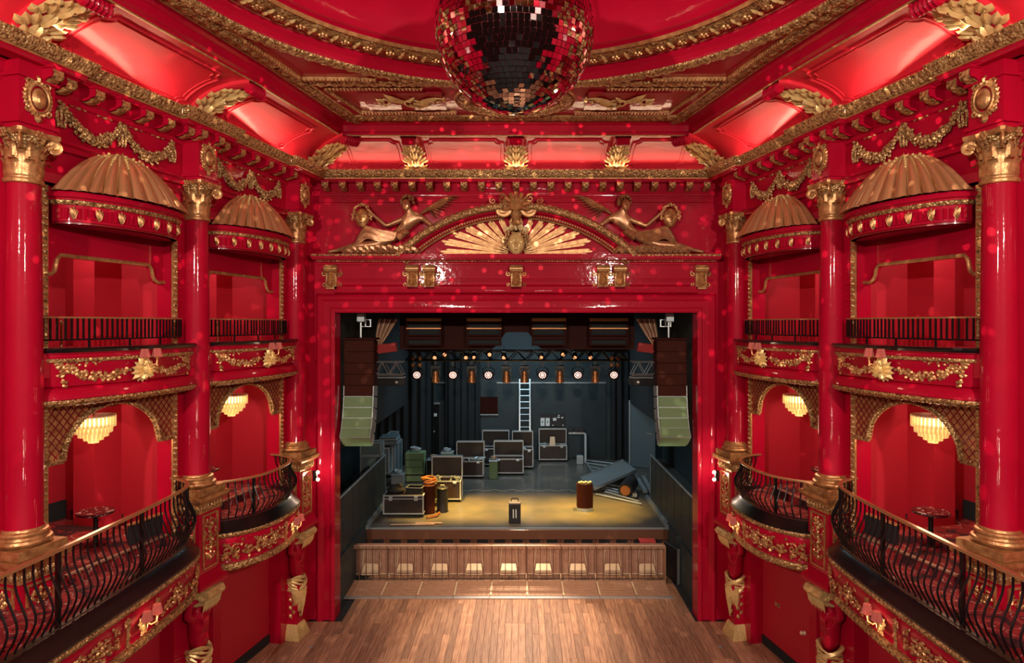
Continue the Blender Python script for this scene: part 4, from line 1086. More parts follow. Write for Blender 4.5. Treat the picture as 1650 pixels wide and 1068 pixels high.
# reclining winged figures holding masks
def pxm(x,y,d): q=px(x,y,YW-d); return (q[0],d,q[2])
def figure(s,lab):
    t=thing('reclining_figure',lab,'statue',(s*-2.9*-1 if s>0 else -2.9,YW,pz),PI,'reclining winged figures')
    ox=t.location.x
    def Lc(x,y,d):   # photo position of the left figure -> the thing's own frame
        q=pxm(x,y,d); X_=q[0]*(-s) ; return (-(X_-ox),d,q[2]-pz)
    J=[Lc(628,388,.2),Lc(645,373,.24),Lc(664,354,.26),Lc(659,341,.30),Lc(655,330,.34),
       Lc(649,353,.32),Lc(622,364,.36),Lc(600,345,.36),Lc(590,334,.36),
       Lc(679,350,.24),Lc(694,362,.3),Lc(704,368,.3),
       Lc(618,388,.3),Lc(590,366,.34),Lc(574,398,.3),
       Lc(612,394,.3),Lc(572,396,.36),Lc(545,403,.3),Lc(528,406,.32)]
    Rr=[.17,.13,.19,.08,.13,.075,.06,.045,.05,.085,.065,.05,.14,.10,.07,.14,.10,.055,.04]
    E=[(0,1),(1,2),(2,3),(3,4),(2,5),(5,6),(6,7),(7,8),(2,9),(9,10),(10,11),(0,12),(12,13),(13,14),(0,15),(15,16),(16,17),(17,18)]
    skin('body',J,Rr,E,'bronze',t,2)
    m=MB(); h=Lc(657,327,.28)
    r=random.Random(8)
    for k in range(70):
        a=r.uniform(0,2*PI); b=r.uniform(-.4,1.5); yy=.13*sin(a)*cos(b)
        if yy>.04 and b<.7: continue
        m.ball((h[0]+.165*cos(a)*cos(b),h[1]+yy,h[2]+.03+.17*sin(b)),.042,6,4)
    m.obj('hair','bronze',t,kind='stuff')
    hf=Lc(654.5,331,.40); m=face_mesh(.23,.31,.11); m.v=[(a+hf[0],b+hf[1],c+hf[2]) for a,b,c in m.v]; m.obj('face','bronze',t,sharp=80)

    # drapery folds over hips and legs
    m=MB()
    for k in range(13):          # folds along the raised thigh and shin
        q=k/12
        a=Lc(640-6*q,376+10*q,.34); b=Lc(615-4*q,372+16*q,.46-.02*k%3*.1); c=Lc(590,366+18*q,.44); d=Lc(577-8*q,386+14*q,.40); e_=Lc(568-14*q,406,.3)
        m.tube(cat_rom([tuple(a),tuple(b),tuple(c),tuple(d),tuple(e_)],3),[.03+.012*sin(i*.9+k) for i in range(13)],5)
    for k in range(9):           # gathered cloth round the waist and hips
        q=k/8; a=Lc(650-12*q,366+8*q,.30); b=Lc(655-14*q,372+9*q,.42); c=Lc(660-16*q,375+12*q,.30)
        m.tube(cat_rom([tuple(a),tuple(b),tuple(c)],4),[.018]+[.032+.008*sin(k*2+i) for i in range(7)]+[.018],5)
    for k in range(12):          # crumpled cloth lying on the ledge behind the legs
        x=560+9.5*k; h=402-(4*sin(PI*k/11)+2*(k%2)); m.tube(cat_rom([tuple(Lc(x-7,408,.30)),tuple(Lc(x,h,.38)),tuple(Lc(x+9,407,.32))],4),[.04]+[.075]*7+[.04],7)
    m.obj('drapery','bronze',t)
    for k in range(9):
        m=MB(); a=Lc(668+k*2,352-1.8*k,.14); tip=Lc(706+6*(8-k)*.0+k*4.6,352-4.4*k,.10+.02*(k%2))
        mid=Lc(690+3*k,340-2.2*k+6*sin(k*.35)-4,.16)
        m.tube([a,mid,Lc(698+4*k,346-3.7*k,.14),tip],[.03,.055,.05,.008],6,True,.5); m.obj('wing_feather','bronze',t)
    mk=pxm(583,351,.36); 
    mask_thing('held_mask','gilt grotesque mask held up by the %s reclining figure'%('left' if s<0 else 'right'),(mk[0]*(-s),YW-.30,mk[2]),PI,.82,'masks held by the figures',False,'gold')
figure(-1,'gilt winged figure reclining on the left slope of the pediment')
figure(1,'gilt winged figure reclining on the right slope of the pediment')
# corbels under the lower cornice
def make_corbel():
    t=thing('corbel','','bracket')
    pr=[(0,.62),(.2,.62),(.24,.55),(.22,.46),(.15,.42),(.12,.3),(.13,.12),(.1,.06),(.1,0),(0,0)]
    m=MB(); n=len(pr); vs=[(x,a,b) for x in (-.14,.14) for a,b in pr]
    m.add(vs,[tuple(range(n)),tuple(range(2*n-1,n-1,-1))]+[(i,(i+1)%n,(i+1)%n+n,i+n) for i in range(n)]); m.obj('corbel_block','gold',t)
    m=MB(); m.tube([(-.17,.15,.53),(.17,.15,.53)],.09,12); m.obj('volute','gold',t)
    m=MB(); Mf=lambda a,b,h:(a,.13+.05*max(0,b-.25)+h,b)
    for k in range(5):
        for s in (-1,1): m.petal(Mf,0,.08+.07*k,.17,.09,PI/2-s*(.7-.08*k),.05)
    for s in (-1,1): m.scroll(lambda a,b,h:(s*a,.02+h,b),.2,.4,.07,1.2,1,-1,.02,4,1.2,.04); m.scroll(lambda a,b,h:(s*a,.02+h,b),.2,.12,.06,1.2,4,1,.018,3,1.2,.04)
    m.obj('leafwork','gold',t); return t
for x,lb in ((-4.85,'leftmost, at the end of the cornice'),(-2.72,'left one of the pair left of centre'),(-2.28,'right one of the pair left of centre'),(0,'alone in the centre under the mask'),(2.28,'left one of the pair right of centre'),(2.72,'right one of the pair right of centre'),(4.85,'rightmost, at the end of the cornice')):
    get('corbel',make_corbel,(x,YW,8.72),PI,'gilt corbel over the stage opening, '+lb,'bracket','corbels over the stage opening')
# ================================================================ lower boxes
def make_sconce():
    t=thing('wall_sconce','','lamp')
    m=MB(); Mf=lambda a,b,h:(a,h,b)
    for k in range(8): m.petal(Mf,0,0,.12,.08,2*PI*k/8,.03)
    for s in (-1,1): m.scroll(Mf,s*.04,-.14,.05,1.2,1 if s>0 else 2,s,.012,4,1.2,.03)
    m.ball((0,.03,0),.04); m.obj('backplate','leaf',t)
    for s in (-1,1):
        m=MB().tube([(0,.04,0),(s*.06,.1,-.06),(s*.13,.14,-.04),(s*.13,.15,.04)],.014,6); m.lathe([(.01,0),(.035,.02),(.03,.035)],10,(s*.13,.15,.04)); m.obj('arm','gold',t)
        n=16; m=MB()
        for i in range(2*n):
            a=2*PI*i/(2*n); e=1 if i%2 else .88
            m.v+=[(s*.13+.085*e*cos(a),.15+.085*e*sin(a),.08),(s*.13+.055*e*cos(a),.15+.055*e*sin(a),.22)]
        for i in range(2*n): a=2*i; b=2*((i+1)%(2*n)); m.f.append((a,b,b+1,a+1))
        sh=m.obj('shade','shade',t)
        MB().ball((0,0,0),.028).obj('bulb','glow',t,loc=(s*.13,.15,.16))
    return t
def balcony_path(bi,f):
    if bi==0: K=[(3.08,-.45),(3.0,-.1),(2.82,.3),(2.5,.58),(2.1,.74),(1.62,.87),(1.0,1.03),(.2,1.2),(-.57,1.36),(-1.55,1.55),(-2.6,1.72),(-3.6,1.85)]
    else: K=[(3.12,-.35),(3.06,-.05),(2.86,.28),(2.5,.52),(2.1,.64),(1.6,.70),(1.1,.66),(.7,.5),(.45,.28),(.34,.0),(.33,-.3)]
    return cat_rom(K,8)
for fs in (L_,R_):
    for bi,f in enumerate(fs):
        wd=f.word; who='%s lower box on the %s wall'%(BAYW[bi],wd); P=balcony_path(bi,f); P=P[::-1]   # travel away from the stage reversed: room on the left
        zr=4.87 if bi==0 else 4.62
        t=f.thing('box_balcony','bulging red balcony front with gilt scrollwork of the '+who,'balcony',0,0,0,'lower box balconies')
        fp=P
        m=MB().sweep(fp,[(.10,2.98),(.06,3.05),(.06,3.12),(.10,3.2),(.165,3.36),(.175,3.5),(.15,3.54)]); flipped(f,m).obj('front','red',t)
        m=relief(MB(),fp,[(.10,3.53),(.16,3.53),(.20,3.55),(.225,3.6),(.21,3.63),(.16,3.64)],.11,.012); flipped(f,m).obj('upper_gilt_moulding','orn',t)
        m=relief(MB(),fp,[(.06,2.86),(.10,2.85),(.15,2.88),(.165,2.93),(.15,2.99),(.08,3.0)],.13,.016); flipped(f,m).obj('lower_gilt_moulding','orn',t)
        m=MB().sweep(fp,[(-.12,3.84),(.02,3.84),(.04,3.81),(.06,3.79),(.14,3.70),(.2,3.66),(.2,3.63)]); flipped(f,m).obj('black_ledge','black',t)
        m=MB(); Q=offs(fp,.06); N_=len(Q); ring_=[(a,b) for a,b in Q]+[(fp[-1][0],-.6),(fp[0][0] if bi else -3.6,-.6)]
        if bi==0: ring_=[(a,b) for a,b in Q]+[(3.1,-.6),(-3.6,-.6)]
        m.loft([ring_,ring_],[2.87,2.95]); flipped(f,m).obj('soffit','red',t)
        # scroll foliage on the front
        Pd=resample(offs(fp,.175),.03)
        cum=[0]
        for a,b in zip(Pd,Pd[1:]): cum.append(cum[-1]+math.dist(a,b))
        T=cum[-1]
        def onF(s,b,h,z0=3.27):
            s=min(max(s,.02),T-.02); j=min(len(Pd)-2,int(s/T*(len(Pd)-1))); a_=Pd[j]; b_=Pd[j+1]; l=math.dist(a_,b_); q=(s-cum[j])/l
            dx,dy=(b_[0]-a_[0])/l,(b_[1]-a_[1])/l; hh=h-.07*max(0,(-b))**1.0*1.2-.0
            return (a_[0]+dx*q*l-dy*hh,a_[1]+dy*q*l+dx*hh,z0+b)
        # positions measured from the stage end of the front
        r=random.Random(21+bi)
        spots_=[.75,1.75,2.9,3.9,5.0,6.1] if bi==0 else [.55,1.35,2.3,3.3]
        sc_=[3.2] if bi==0 else [1.8]
        for k,c in enumerate([.8,1.35,2.2,4.1,4.6,5.6] if bi==0 else [.5,.9,2.6,2.95,3.6]):
            m=MB(); s0=T-c
            if s0<.2: continue
            for sg in (-1,1):
                m.scroll(lambda a,b,h:onF(s0+sg*a,b,h),.09,.02,.11,1.3,1,1,.014,7,1.3,.028)
                m.scroll(lambda a,b,h:onF(s0+sg*a,b,h),.27,-.05,.08,1.2,2,-1,.012,6,1.3,.025)
            for q in range(26): m.petal(lambda a,b,h:onF(s0+a,b,h),r.gauss(0,.2),r.uniform(-.16,.16),.09,.055,r.uniform(0,6.28),.03)
            m.obj('scroll_foliage','gold',t) if 0 else flipped(f,m).obj('scroll_foliage','gold',t)
        # framed sconce panel with small gilt pillars
        s0=T-sc_[0]
        m=MB()
        for sg in (-1,1):
            m.tube([onF(s0+sg*.36,-.2+.04*q,.02+.012*sin(q*2)) for q in range(11)],[.03,.02,.018,.02,.024,.02,.018,.018,.02,.026,.03],7)
            for q in range(6): m.petal(lambda a,b,h:onF(s0+a,b,h),sg*.36,-.2+.07*q,.08,.08,PI/2,.045)
            m.scroll(lambda a,b,h:onF(s0+sg*a,b,h),.42,.15,.05,1.2,1,1,.012,4,1.2,.03)
        flipped(f,m).obj('sconce_frame','gold',t)
        p0=onF(s0,0,.0); p1=onF(s0+.05,0,0); dx,dy=(p1[0]-p0[0]),(p1[1]-p0[1]); nl=(-dy,dx); l=math.hypot(*nl); nl=(nl[0]/l,nl[1]/l)
        wn=(f.u[0]*nl[0]+f.n[0]*nl[1],f.u[1]*nl[0]+f.n[1]*nl[1]); rz=math.atan2(-wn[0],wn[1])
        lo=f.W(p0[0],p0[1],p0[2])
        get('sconce',make_sconce,lo,rz,'red-shaded twin sconce on the balcony of the '+who,'lamp','box front sconces')
        point('sconce_glow',(lo[0]+wn[0]*.22,lo[1]+wn[1]*.22,lo[2]-.05),3.5,(1,.6,.36),.05)
        # upper sconce
        u0,u1=.4,f.L-.45; lo=f.W((u0+u1)/2,.44,7.17)
        get('sconce',make_sconce,lo,f.rz,'red-shaded twin sconce above the gilt shell of the %s upper box on the %s wall'%(BAYW[bi],wd),'lamp','upper box sconces')
        point('sconce_glow',f.W((u0+u1)/2,.75,7.08),1.6,(1,.7,.45),.05)
        # belly railing
        t=f.thing('belly_railing','black pot-bellied railing with brass handrail round the '+who,'railing',0,0,0,'lower box railings')
        Pr=resample(P,.06); m=MB()
        m.sweep(Pr,[(-.035,zr),(-.03,zr+.025),(.03,zr+.025),(.035,zr),(.03,zr-.012),(-.03,zr-.012)],True); flipped(f,m).obj('handrail','rail',t)
        m=MB().sweep(Pr,[(.0,3.86),(.0,3.885),(.02,3.885),(.02,3.86)],True); flipped(f,m).obj('foot_rail','black',t)
        sp=resample(P,.135); bmesh_=None; hh=zr-3.85
        prof=[(0,1.0),(-.005,.86),(.02,.72),(.08,.58),(.135,.44),(.14,.34),(.095,.22),(.035,.12),(.0,.05),(0,0)]
        for i in range(1,len(sp)-1):
            p=sp[i]; q=sp[i+1]; o_=sp[i-1]; a=math.atan2(q[1]-o_[1],q[0]-o_[0])
            if bmesh_ is None:
                b1=MB().tube([(0,y,3.85+z*hh) for y,z in cat_rom(prof,2)],.0150,6).obj('baluster','black',t); bmesh_=b1; o=b1
            else: o=bmesh_.copy(); C.objects.link(o)
            o.location=(f.sx*p[0],p[1],0)
            o.rotation_euler=(0,0,a if f.sx>0 else -a)
        # every eighth position a thick twisted standard
        for i in range(9,len(sp)-1,13):
            p=sp[i]; o=MB().box(f.sx*p[0]-.025,f.sx*p[0]+.025,p[1]-.03,p[1]+.02,3.85,zr).obj('standard','black',t)
        # carpet and step
        inr=offs(P,-.1)
        if bi==0: rg=[(a,b) for a,b in inr]+[(3.1,-.6),(3.3,-3.0),(-3.6,-3.0)]
        else: rg=[(a,b) for a,b in inr]+[(3.3,-.5),(3.4,-3.0),(.2,-3.0),(.2,-.5)]
        m=MB().loft([rg,rg],[3.79,3.83]); flipped(f,m).obj('carpet','carpet',walls[wd],loc=f.W(0,0,0),rz=f.rz)
        st=[(-.0+(0 if bi else .5),.18 if bi==0 else -.3),(2.55,.18 if bi==0 else -.3),(2.55,-2.9),(-.0,-2.9)]
        m=MB().loft([st,st],[3.83,4.0]); flipped(f,m).obj('carpeted_step','carpet',walls[wd],loc=f.W(0,0,0),rz=f.rz)
        y=.18 if bi==0 else -.3
        m=MB().box(.5,2.5,y-.03,y+.03,3.985,4.015); flipped(f,m).obj('step_nosing','tan',walls[wd],loc=f.W(0,0,0),rz=f.rz)
        # table
        tu,tn=(1.75,-.6) if bi==0 else (1.6,-1.0)
        t=f.thing('round_table','low round marble-topped pedestal table inside the '+who,'table',tu,tn,4.0,'box tables')
        MB().lathe([(.26,.53),(.29,.54),(.295,.56),(.29,.58),(.0001,.585)],24).obj('top','marble',t)
        MB().lathe([(.18,0),(.18,.02),(.05,.05),(.04,.1),(.04,.53)],16).obj('base','black',t)
        if bi==0:
            t=f.thing('low_partition','small black partition with tan top inside the '+who,'partition',2.2,.0,3.83,'box partitions')
            MB().bbox(-.35,.35,-.04,.04,0,.5).obj('panel','blackmat',t); MB().bbox(-.37,.37,-.06,.06,.5,.54).obj('top','rail',t)
        # skirting inside
        m=MB().box(.1,f.L-.1,-3.1,-3.05,4.0 if 0 else 3.83,4.2); flipped(f,m).obj('skirting','blackmat',walls[wd],loc=f.W(0,0,0),rz=f.rz)
        # hanging loudspeaker in the box
        t=f.thing('wall_speaker','small black loudspeaker high in the corner of the '+who,'loudspeaker',f.L-.75,-1.35,6.25,'box loudspeakers')
        MB().bbox(-.13,.13,-.13,.13,0,.42,.02).obj('cabinet','blackcase',t); MB().box(-.11,.11,.13,.14,.03,.39).obj('grille','black',t); MB().box(-.02,.02,-.3,-.12,.18,.24).obj('bracket','black',t)
        # chandelier
        cu,cn=(1.8,-.7) if bi==0 else (1.8,-.5)
        t=f.thing('chandelier','amber crystal chandelier of stepped tiers hanging in the '+who,'chandelier',cu,cn,6.0,'box chandeliers')
        MB().lathe([(.3,.2),(.34,.2),(.34,.22),(.3,.22)],28).obj('frame_ring','gold',t)
        m=MB().lathe([(.02,.2),(.02,.75),(.06,.8),(.08,.84)],8); m.obj('stem','gold',t)
        MB().lathe([(.27,.06),(.29,.07),(.29,.17),(.27,.18)],24).obj('lit_tubes','glow2',t)
        for k,(R,z,h) in enumerate(((.33,.02,.2),(.28,-.08,.13),(.22,-.15,.12),(.14,-.21,.11),(.07,-.26,.1))):
            m=MB(); n=int(2*PI*R/.062)
            for i in range(n):
                a=2*PI*i/n; c,s_=cos(a),sin(a)
                m.xbox(Matrix.Translation((R*c,R*s_,z+h/2))@Matrix.Rotation(a,4,'Z'),.02,.045,h)
            m.obj('crystal_tier','crystal',t,kind='stuff')
        pl=f.W(cu,cn,0); point('chandelier_light',(pl[0],pl[1],5.62),26,WARM,.25)
        point('box_light',f.W(f.L/2,-1.6,9.5),50,NEUT,.12)
        point('box_light',f.W(f.L*.6,-1.6,6.6),36,(1,.78,.6),.1)
# posts with gilt finials inside the left upper boxes
for f,us in ((L_[0],(.55,.85)),(L_[1],(.75,1.05))):
    for u in us:
        t=f.thing('rope_post','gilt rope post in the %s upper box, left wall, %s of two'%('near' if f is L_[0] else 'far','left' if u==us[0] else 'right'),'post',u,-.3,7.36,'rope posts')
        MB().lathe([(.06,0),(.06,.02),(.02,.03),(.018,.4),(.03,.41),(.02,.43)],12).obj('stem','copper',t); MB().ball((0,0,.46),.035).obj('finial','gold',t)
# wall sockets and lamp on the right ground wall
f=R_[1]; t=f.thing('socket_plate','small brass socket plate on the ground floor wall at right','socket',2.55,-.45,1.15); MB().bbox(-.09,.09,0,.02,0,.1,.004).obj('plate','rail',t); MB().box(-.05,-.02,.02,.03,.03,.07).obj('socket','black',t)
t=f.thing('bell','pair of cream wall bells on the ground floor wall at right','bell',1.5,-.45,1.0)
for dx,dz in ((-.05,.05),(.06,0)): MB().ball((dx,.05,dz),(.045,.04,.05),12,8).obj('dome','tanl',t)
# ================================================================ mirror ball
bc=(.05,8.7,7.8+470*8.7/1050); BR=1.045
t=thing('mirror_ball','giant mirror ball of square mirror tiles hanging from the ceiling dome','mirror ball',bc)
m=MB(); m.ball((0,0,0),BR-.012,48,32); m.obj('core','reddark',t)
MB().tube([(0,0,BR-.02),(0,0,2.7)],.03,8).obj('hanging_rod','black',t); MB().lathe([(.1,BR-.05),(.16,BR-.01),(.1,BR+.06)],16).obj('collar','black',t)
tiles=[]; ts=.073; rows=int(PI*BR/ts); rr=random.Random(12)
for i in range(rows):
    th=PI*(i+.5)/rows; n=max(3,int(2*PI*BR*sin(th)/ts))
    for j in range(n):
        ph=2*PI*(j+.5*(i%2))/n; v=Vector((sin(th)*cos(ph),sin(th)*sin(ph),cos(th)))
        tiles.append((v,th,ph,ts*.93,min(ts*.93,2*PI*BR*sin(th)/n*.93)))
camd=(Vector((CX,0,CZ))-Vector(bc)).normalized(); tiles.sort(key=lambda q:-q[0].dot(camd))
tm=None; rest=MB()
for k,(v,th,ph,h,w_) in enumerate(tiles):
    if v.dot(camd)<-.25: continue
    tl=Matrix.Rotation(ph+rr.gauss(0,.07),4,'Z')@Matrix.Rotation(th-PI/2+rr.gauss(0,.07),4,'Y'); tl.translation=v*BR
    if k<300 and w_>ts*.8:
        if tm is None: tm=MB().box(-.008,.006,-ts*.465,ts*.465,-ts*.465,ts*.465).obj('mirror_tile','mirror',t); o=tm
        else: o=tm.copy(); C.objects.link(o)
        o.matrix_local=tl
    else: rest.xbox(tl,.014,w_,h)
rest.obj('mirror_tiles','mirror',t,kind='stuff',flat=True)
# added dotted spot lamps stand in for ball reflections on arch wall, box fronts
def gobo(loc,tgt,e,ang,sc):
    o=spot('standin_ball_beam',loc,tgt,e,(1,.75,.55),ang,.15,.0); l=o.data; l.use_nodes=True; nt=l.node_tree; em=nt.nodes['Emission']
    g=nt.nodes.new('ShaderNodeTexCoord'); v=nt.nodes.new('ShaderNodeTexVoronoi'); v.inputs['Scale'].default_value=sc; v.inputs['Randomness'].default_value=1
    nt.links.new(g.outputs['Normal'],v.inputs['Vector']); mr=nt.nodes.new('ShaderNodeMapRange'); mr.inputs[1].default_value=.26; mr.inputs[2].default_value=.17; mr.inputs[3].default_value=0; mr.inputs[4].default_value=1
    nt.links.new(v.outputs['Distance'],mr.inputs[0]); nt.links.new(mr.outputs[0],em.inputs['Strength'])
gobo((.05,9.9,11.6),(0,17.2,9.4),2600,80,26)
for s in (-1,1): gobo((s*1.2,8.9,11.5),(s*6.3,12.4,8.2),1500,85,22)
gobo((.05,8.7,12.85),(0,11.5,13.6),160,120,14)
# ================================================================ stage house
stage=struct('wall_stage'); SZ=1.14; YE=21.3; YB=32.3
sf=struct('floor_stage'); 
MB().box(-5.0,5.0,YE+.02,YB,.9,SZ).obj('stage_deck','stage',sf); MB().box(-7.2,-5.0,YE,YB,.9,SZ-.01).obj('wing_deck','stage',sf); MB().box(5.0,7.2,YE,YB,.9,SZ-.01).obj('wing_deck','stage',sf)
MB().box(-5.0,5.0,YE-.04,YE+.02,SZ-.035,SZ+.012).obj('deck_nosing','alu2',sf)
MB().box(-7.2,7.2,YB,YB+.3,0,9.6).obj('rear_wall','slate',stage)
MB().box(-7.3,7.3,YW+.45,YB+.3,9.3,9.5).obj('stage_roof','blackmat',stage)
for s in (-1,1):
    MB().box(min(s*7.2,s*7.4),max(s*7.2,s*7.4),YW+.4,YB+.3,-.1,9.5).obj('side_wall','slate',stage)
    # low side wall that runs back from the stage opening
    m=MB(); y0,y1=YW+.45,YE+.1
    m.box(min(s*4.9,s*5.08),max(s*4.9,s*5.08),y0,y1,0,SZ+.15); m.obj('side_panelling','slate',stage)
    MB().box(min(s*4.97,s*5.15),max(s*4.97,s*5.15),y0,24.4,SZ,2.0).obj('side_kerb','slate',stage)
    MB().box(min(s*4.86,s*4.97),max(s*4.86,s*4.97),YE-.2,24.9,SZ,SZ+.14).obj('alu_kerb','alu2',stage)
    # guard fence
    t=thing('guard_fence','dark panelled guard fence on the %s edge of the stage'%('left' if s<0 else 'right'),'fence',(s*4.98,YW+.5,SZ),0,'stage side guard fences')
    n=7; dy=(24.4-17.7)/n
    pm_=None
    for i in range(n):
        y=dy*(i+.5)
        if pm_ is None: pm_=MB().bbox(-.02,.02,-dy/2+.03,dy/2-.03,.12,1.72,.01).obj('panel','slate',t,loc=(0,y,0))
        else: o=pm_.copy(); C.objects.link(o); o.location=(0,y,0)
    MB().bbox(-.035,.035,0,dy*n,1.74,1.80,.01).obj('top_rail','alu2',t)
    MB().box(-.03,.03,dy*n-.03,dy*n+.03,0,1.8).obj('end_post','alu2',t)
    # hanging black masking panel with its lower edge above head height
    t=tag(MB().bbox(min(s*5.2,s*5.28),max(s*5.2,s*5.28),18.2,30.5,4.1,9.3).obj('masking_panel','blackmat'),'long black masking panel hanging along the %s side of the stage'%('left' if s<0 else 'right'),'panel','stage masking panels')
def curtain(x0,x1,y,z0,z1,fold,label,m_='blackmat',rot=False,group='black stage drapes'):
    n=int(abs(x1-x0)/.035); r=random.Random(int(abs(x0)*100)); ph=[r.uniform(.6,1.3) for _ in range(n+1)]
    acc=0; A_=[]
    for i in range(n+1): acc+=ph[i]*2*PI*.035/fold; A_.append(acc)
    def fn(i,j):
        k=min(n,int(round(i*n))); x=x0+(x1-x0)*i; d=.07*sin(A_[k])*(.5+.5*(1-j)); return (y+d,x,z0+(z1-z0)*j) if rot else (x,y+d,z0+(z1-z0)*j)
    m=MB(); a=MB().grid(fn,n,6); k=len(a.v); m.v=a.v+[((p[0]+.012,p[1],p[2]) if rot else (p[0],p[1]+.012,p[2])) for p in a.v]
    m.f=a.f+[tuple(q+k for q in f)[::-1] for f in a.f]
    return tag(m.obj('stage_drape',m_,sharp=80),label,'curtain',group)
curtain(-7.1,-4.4,YW+1.0+12.6,SZ,9,.35,'black drape in the rear left wing beside the loading shelves')
curtain(-5.4,-4.15,31.9,SZ,9,.3,'black drape left of the dark rear doorway')
curtain(-3.6,-1.9,31.9,SZ,9,.3,'wide black drape left of centre on the rear stage wall')
curtain(4.5,5.6,31.9,SZ,9,.3,'black drape at the rear right corner of the stage')
for s in (-1,1):
    curtain(YW+.7,YW+2.2,s*5.35,0.0,9.0,.25,'black drape hanging just inside the stage opening at %s'%('left' if s<0 else 'right'),rot=True)
# rear wall fittings
for x0,x1 in ((-4.1,-3.6),(-1.1,-.0),(.3,4.3)):
    MB().bbox(x0,x1,YB-.06,YB,4.86,4.93,.01).obj('dado_rail','alu2',stage)
MB().bbox(-1.9,-.0,YB-.04,YB,SZ,4.86).obj('wall_panel','slate',stage); MB().bbox(.05,4.3,YB-.04,YB,SZ,4.86).obj('wall_panel','slate',stage)
t=thing('wall_hatch','dark brown hatch with white sill in the rear stage wall','hatch',(-1.5,YB-.05,3.35))
MB().bbox(-.45,.45,-.05,.02,0,.85).obj('shutter','brownwood',t); MB().bbox(-.48,.48,-.1,.0,-.05,0,.01).obj('sill','alu',t)
t=thing('rear_doorway','dark doorway with pale lintel at the rear left of the stage','door',(-4.45,YB-.05,SZ))
MB().box(-.5,.5,-.04,.0,0,2.7).obj('leaf','black',t); MB().bbox(-.55,.55,-.1,.0,2.7,2.78,.01).obj('lintel','alu2',t); MB().ball((.25,-.08,1.35),.06).obj('handle','alu',t); MB().box(.2,.4,-.06,-.03,2.1,2.25).obj('sign_plate','white',t)
for x,lb in ((5.2,'tall blue-grey door leaf in the rear right corner of the stage'),):
    t=thing('wing_door',lb,'door',(5.75,30.2,SZ),-.5); MB().bbox(-.6,.6,-.03,.03,0,3.0).obj('leaf','blue',t); MB().bbox(-.66,-.58,-.06,.06,0,3.1).obj('frame','alu2',t); MB().box(.2,.45,-.05,-.03,1.6,1.63).obj('push_bar','alu',t)
# notice boards and pipe frame
t=thing('notice_board','black control board with white sheets on the rear stage wall','board',(1.65,YB-.1,2.75))
MB().bbox(-.62,.62,-.03,0.02,0,.62).obj('board','blackcase',t)
for x0,x1,z0,z1 in ((-.58,-.38,.02,.42),(-.33,-.13,.02,.42),(.03,.2,.28,.42),(.25,.37,.42,.48),(.44,.54,.40,.46),(.28,.36,.52,.57),(.0,.06,.03,.08),(.5,.56,.03,.08)):
    MB().box(x0,x1,-.045,-.03,z0,z1).obj('sheet','white',t)
for x in (-.48,-.23): MB().ball((x,-.05,.22),(.03,.01,.04),8,6).obj('knob','black',t)
t=thing('pipe_frame','white square arch frame standing against the rear stage wall','frame',(2.75,31.3,SZ))
m=MB().tube([(-.35,0,1.42),(.36,0,1.42),(.45,0,1.36),(.46,0,1.2),(.46,0,0)],.055,8); m.obj('pipe','white',t)
for x in (-.25,.02,.25): 
    o=MB().bbox(-.1,.1,-.1,.1,0,.2).obj('spotlight','blackcase' if x else 'alu'); o.location=(2.75+x,31.3,SZ+1.49); tag(o,'small spotlight sitting on the white arch frame, '+('left one' if x<0 else 'silver one in the middle' if x<.1 else 'right one'),'lamp','lamps on the arch frame')
o=MB().bbox(-.15,.15,-.12,.12,0,.42,.02).obj('floor_monitor','alu2'); o.location=(2.9,31.0,SZ); tag(o,'small grey box on the floor under the white arch frame','box')
# ladder
t=thing('ladder','tall aluminium ladder standing against the rear stage wall','ladder',(.29,31.4,SZ),0)
for x in (-.25,.25): MB().bar((x,-.35,0),(x,.7,3.95),.06,.09).obj('stile','alu',t)
for i in range(13):
    q=(i+.7)/13.4; MB().tube([(-.25,-.35+1.05*q,3.95*q),(.25,-.35+1.05*q,3.95*q)],.03,8).obj('rung','alu',t)
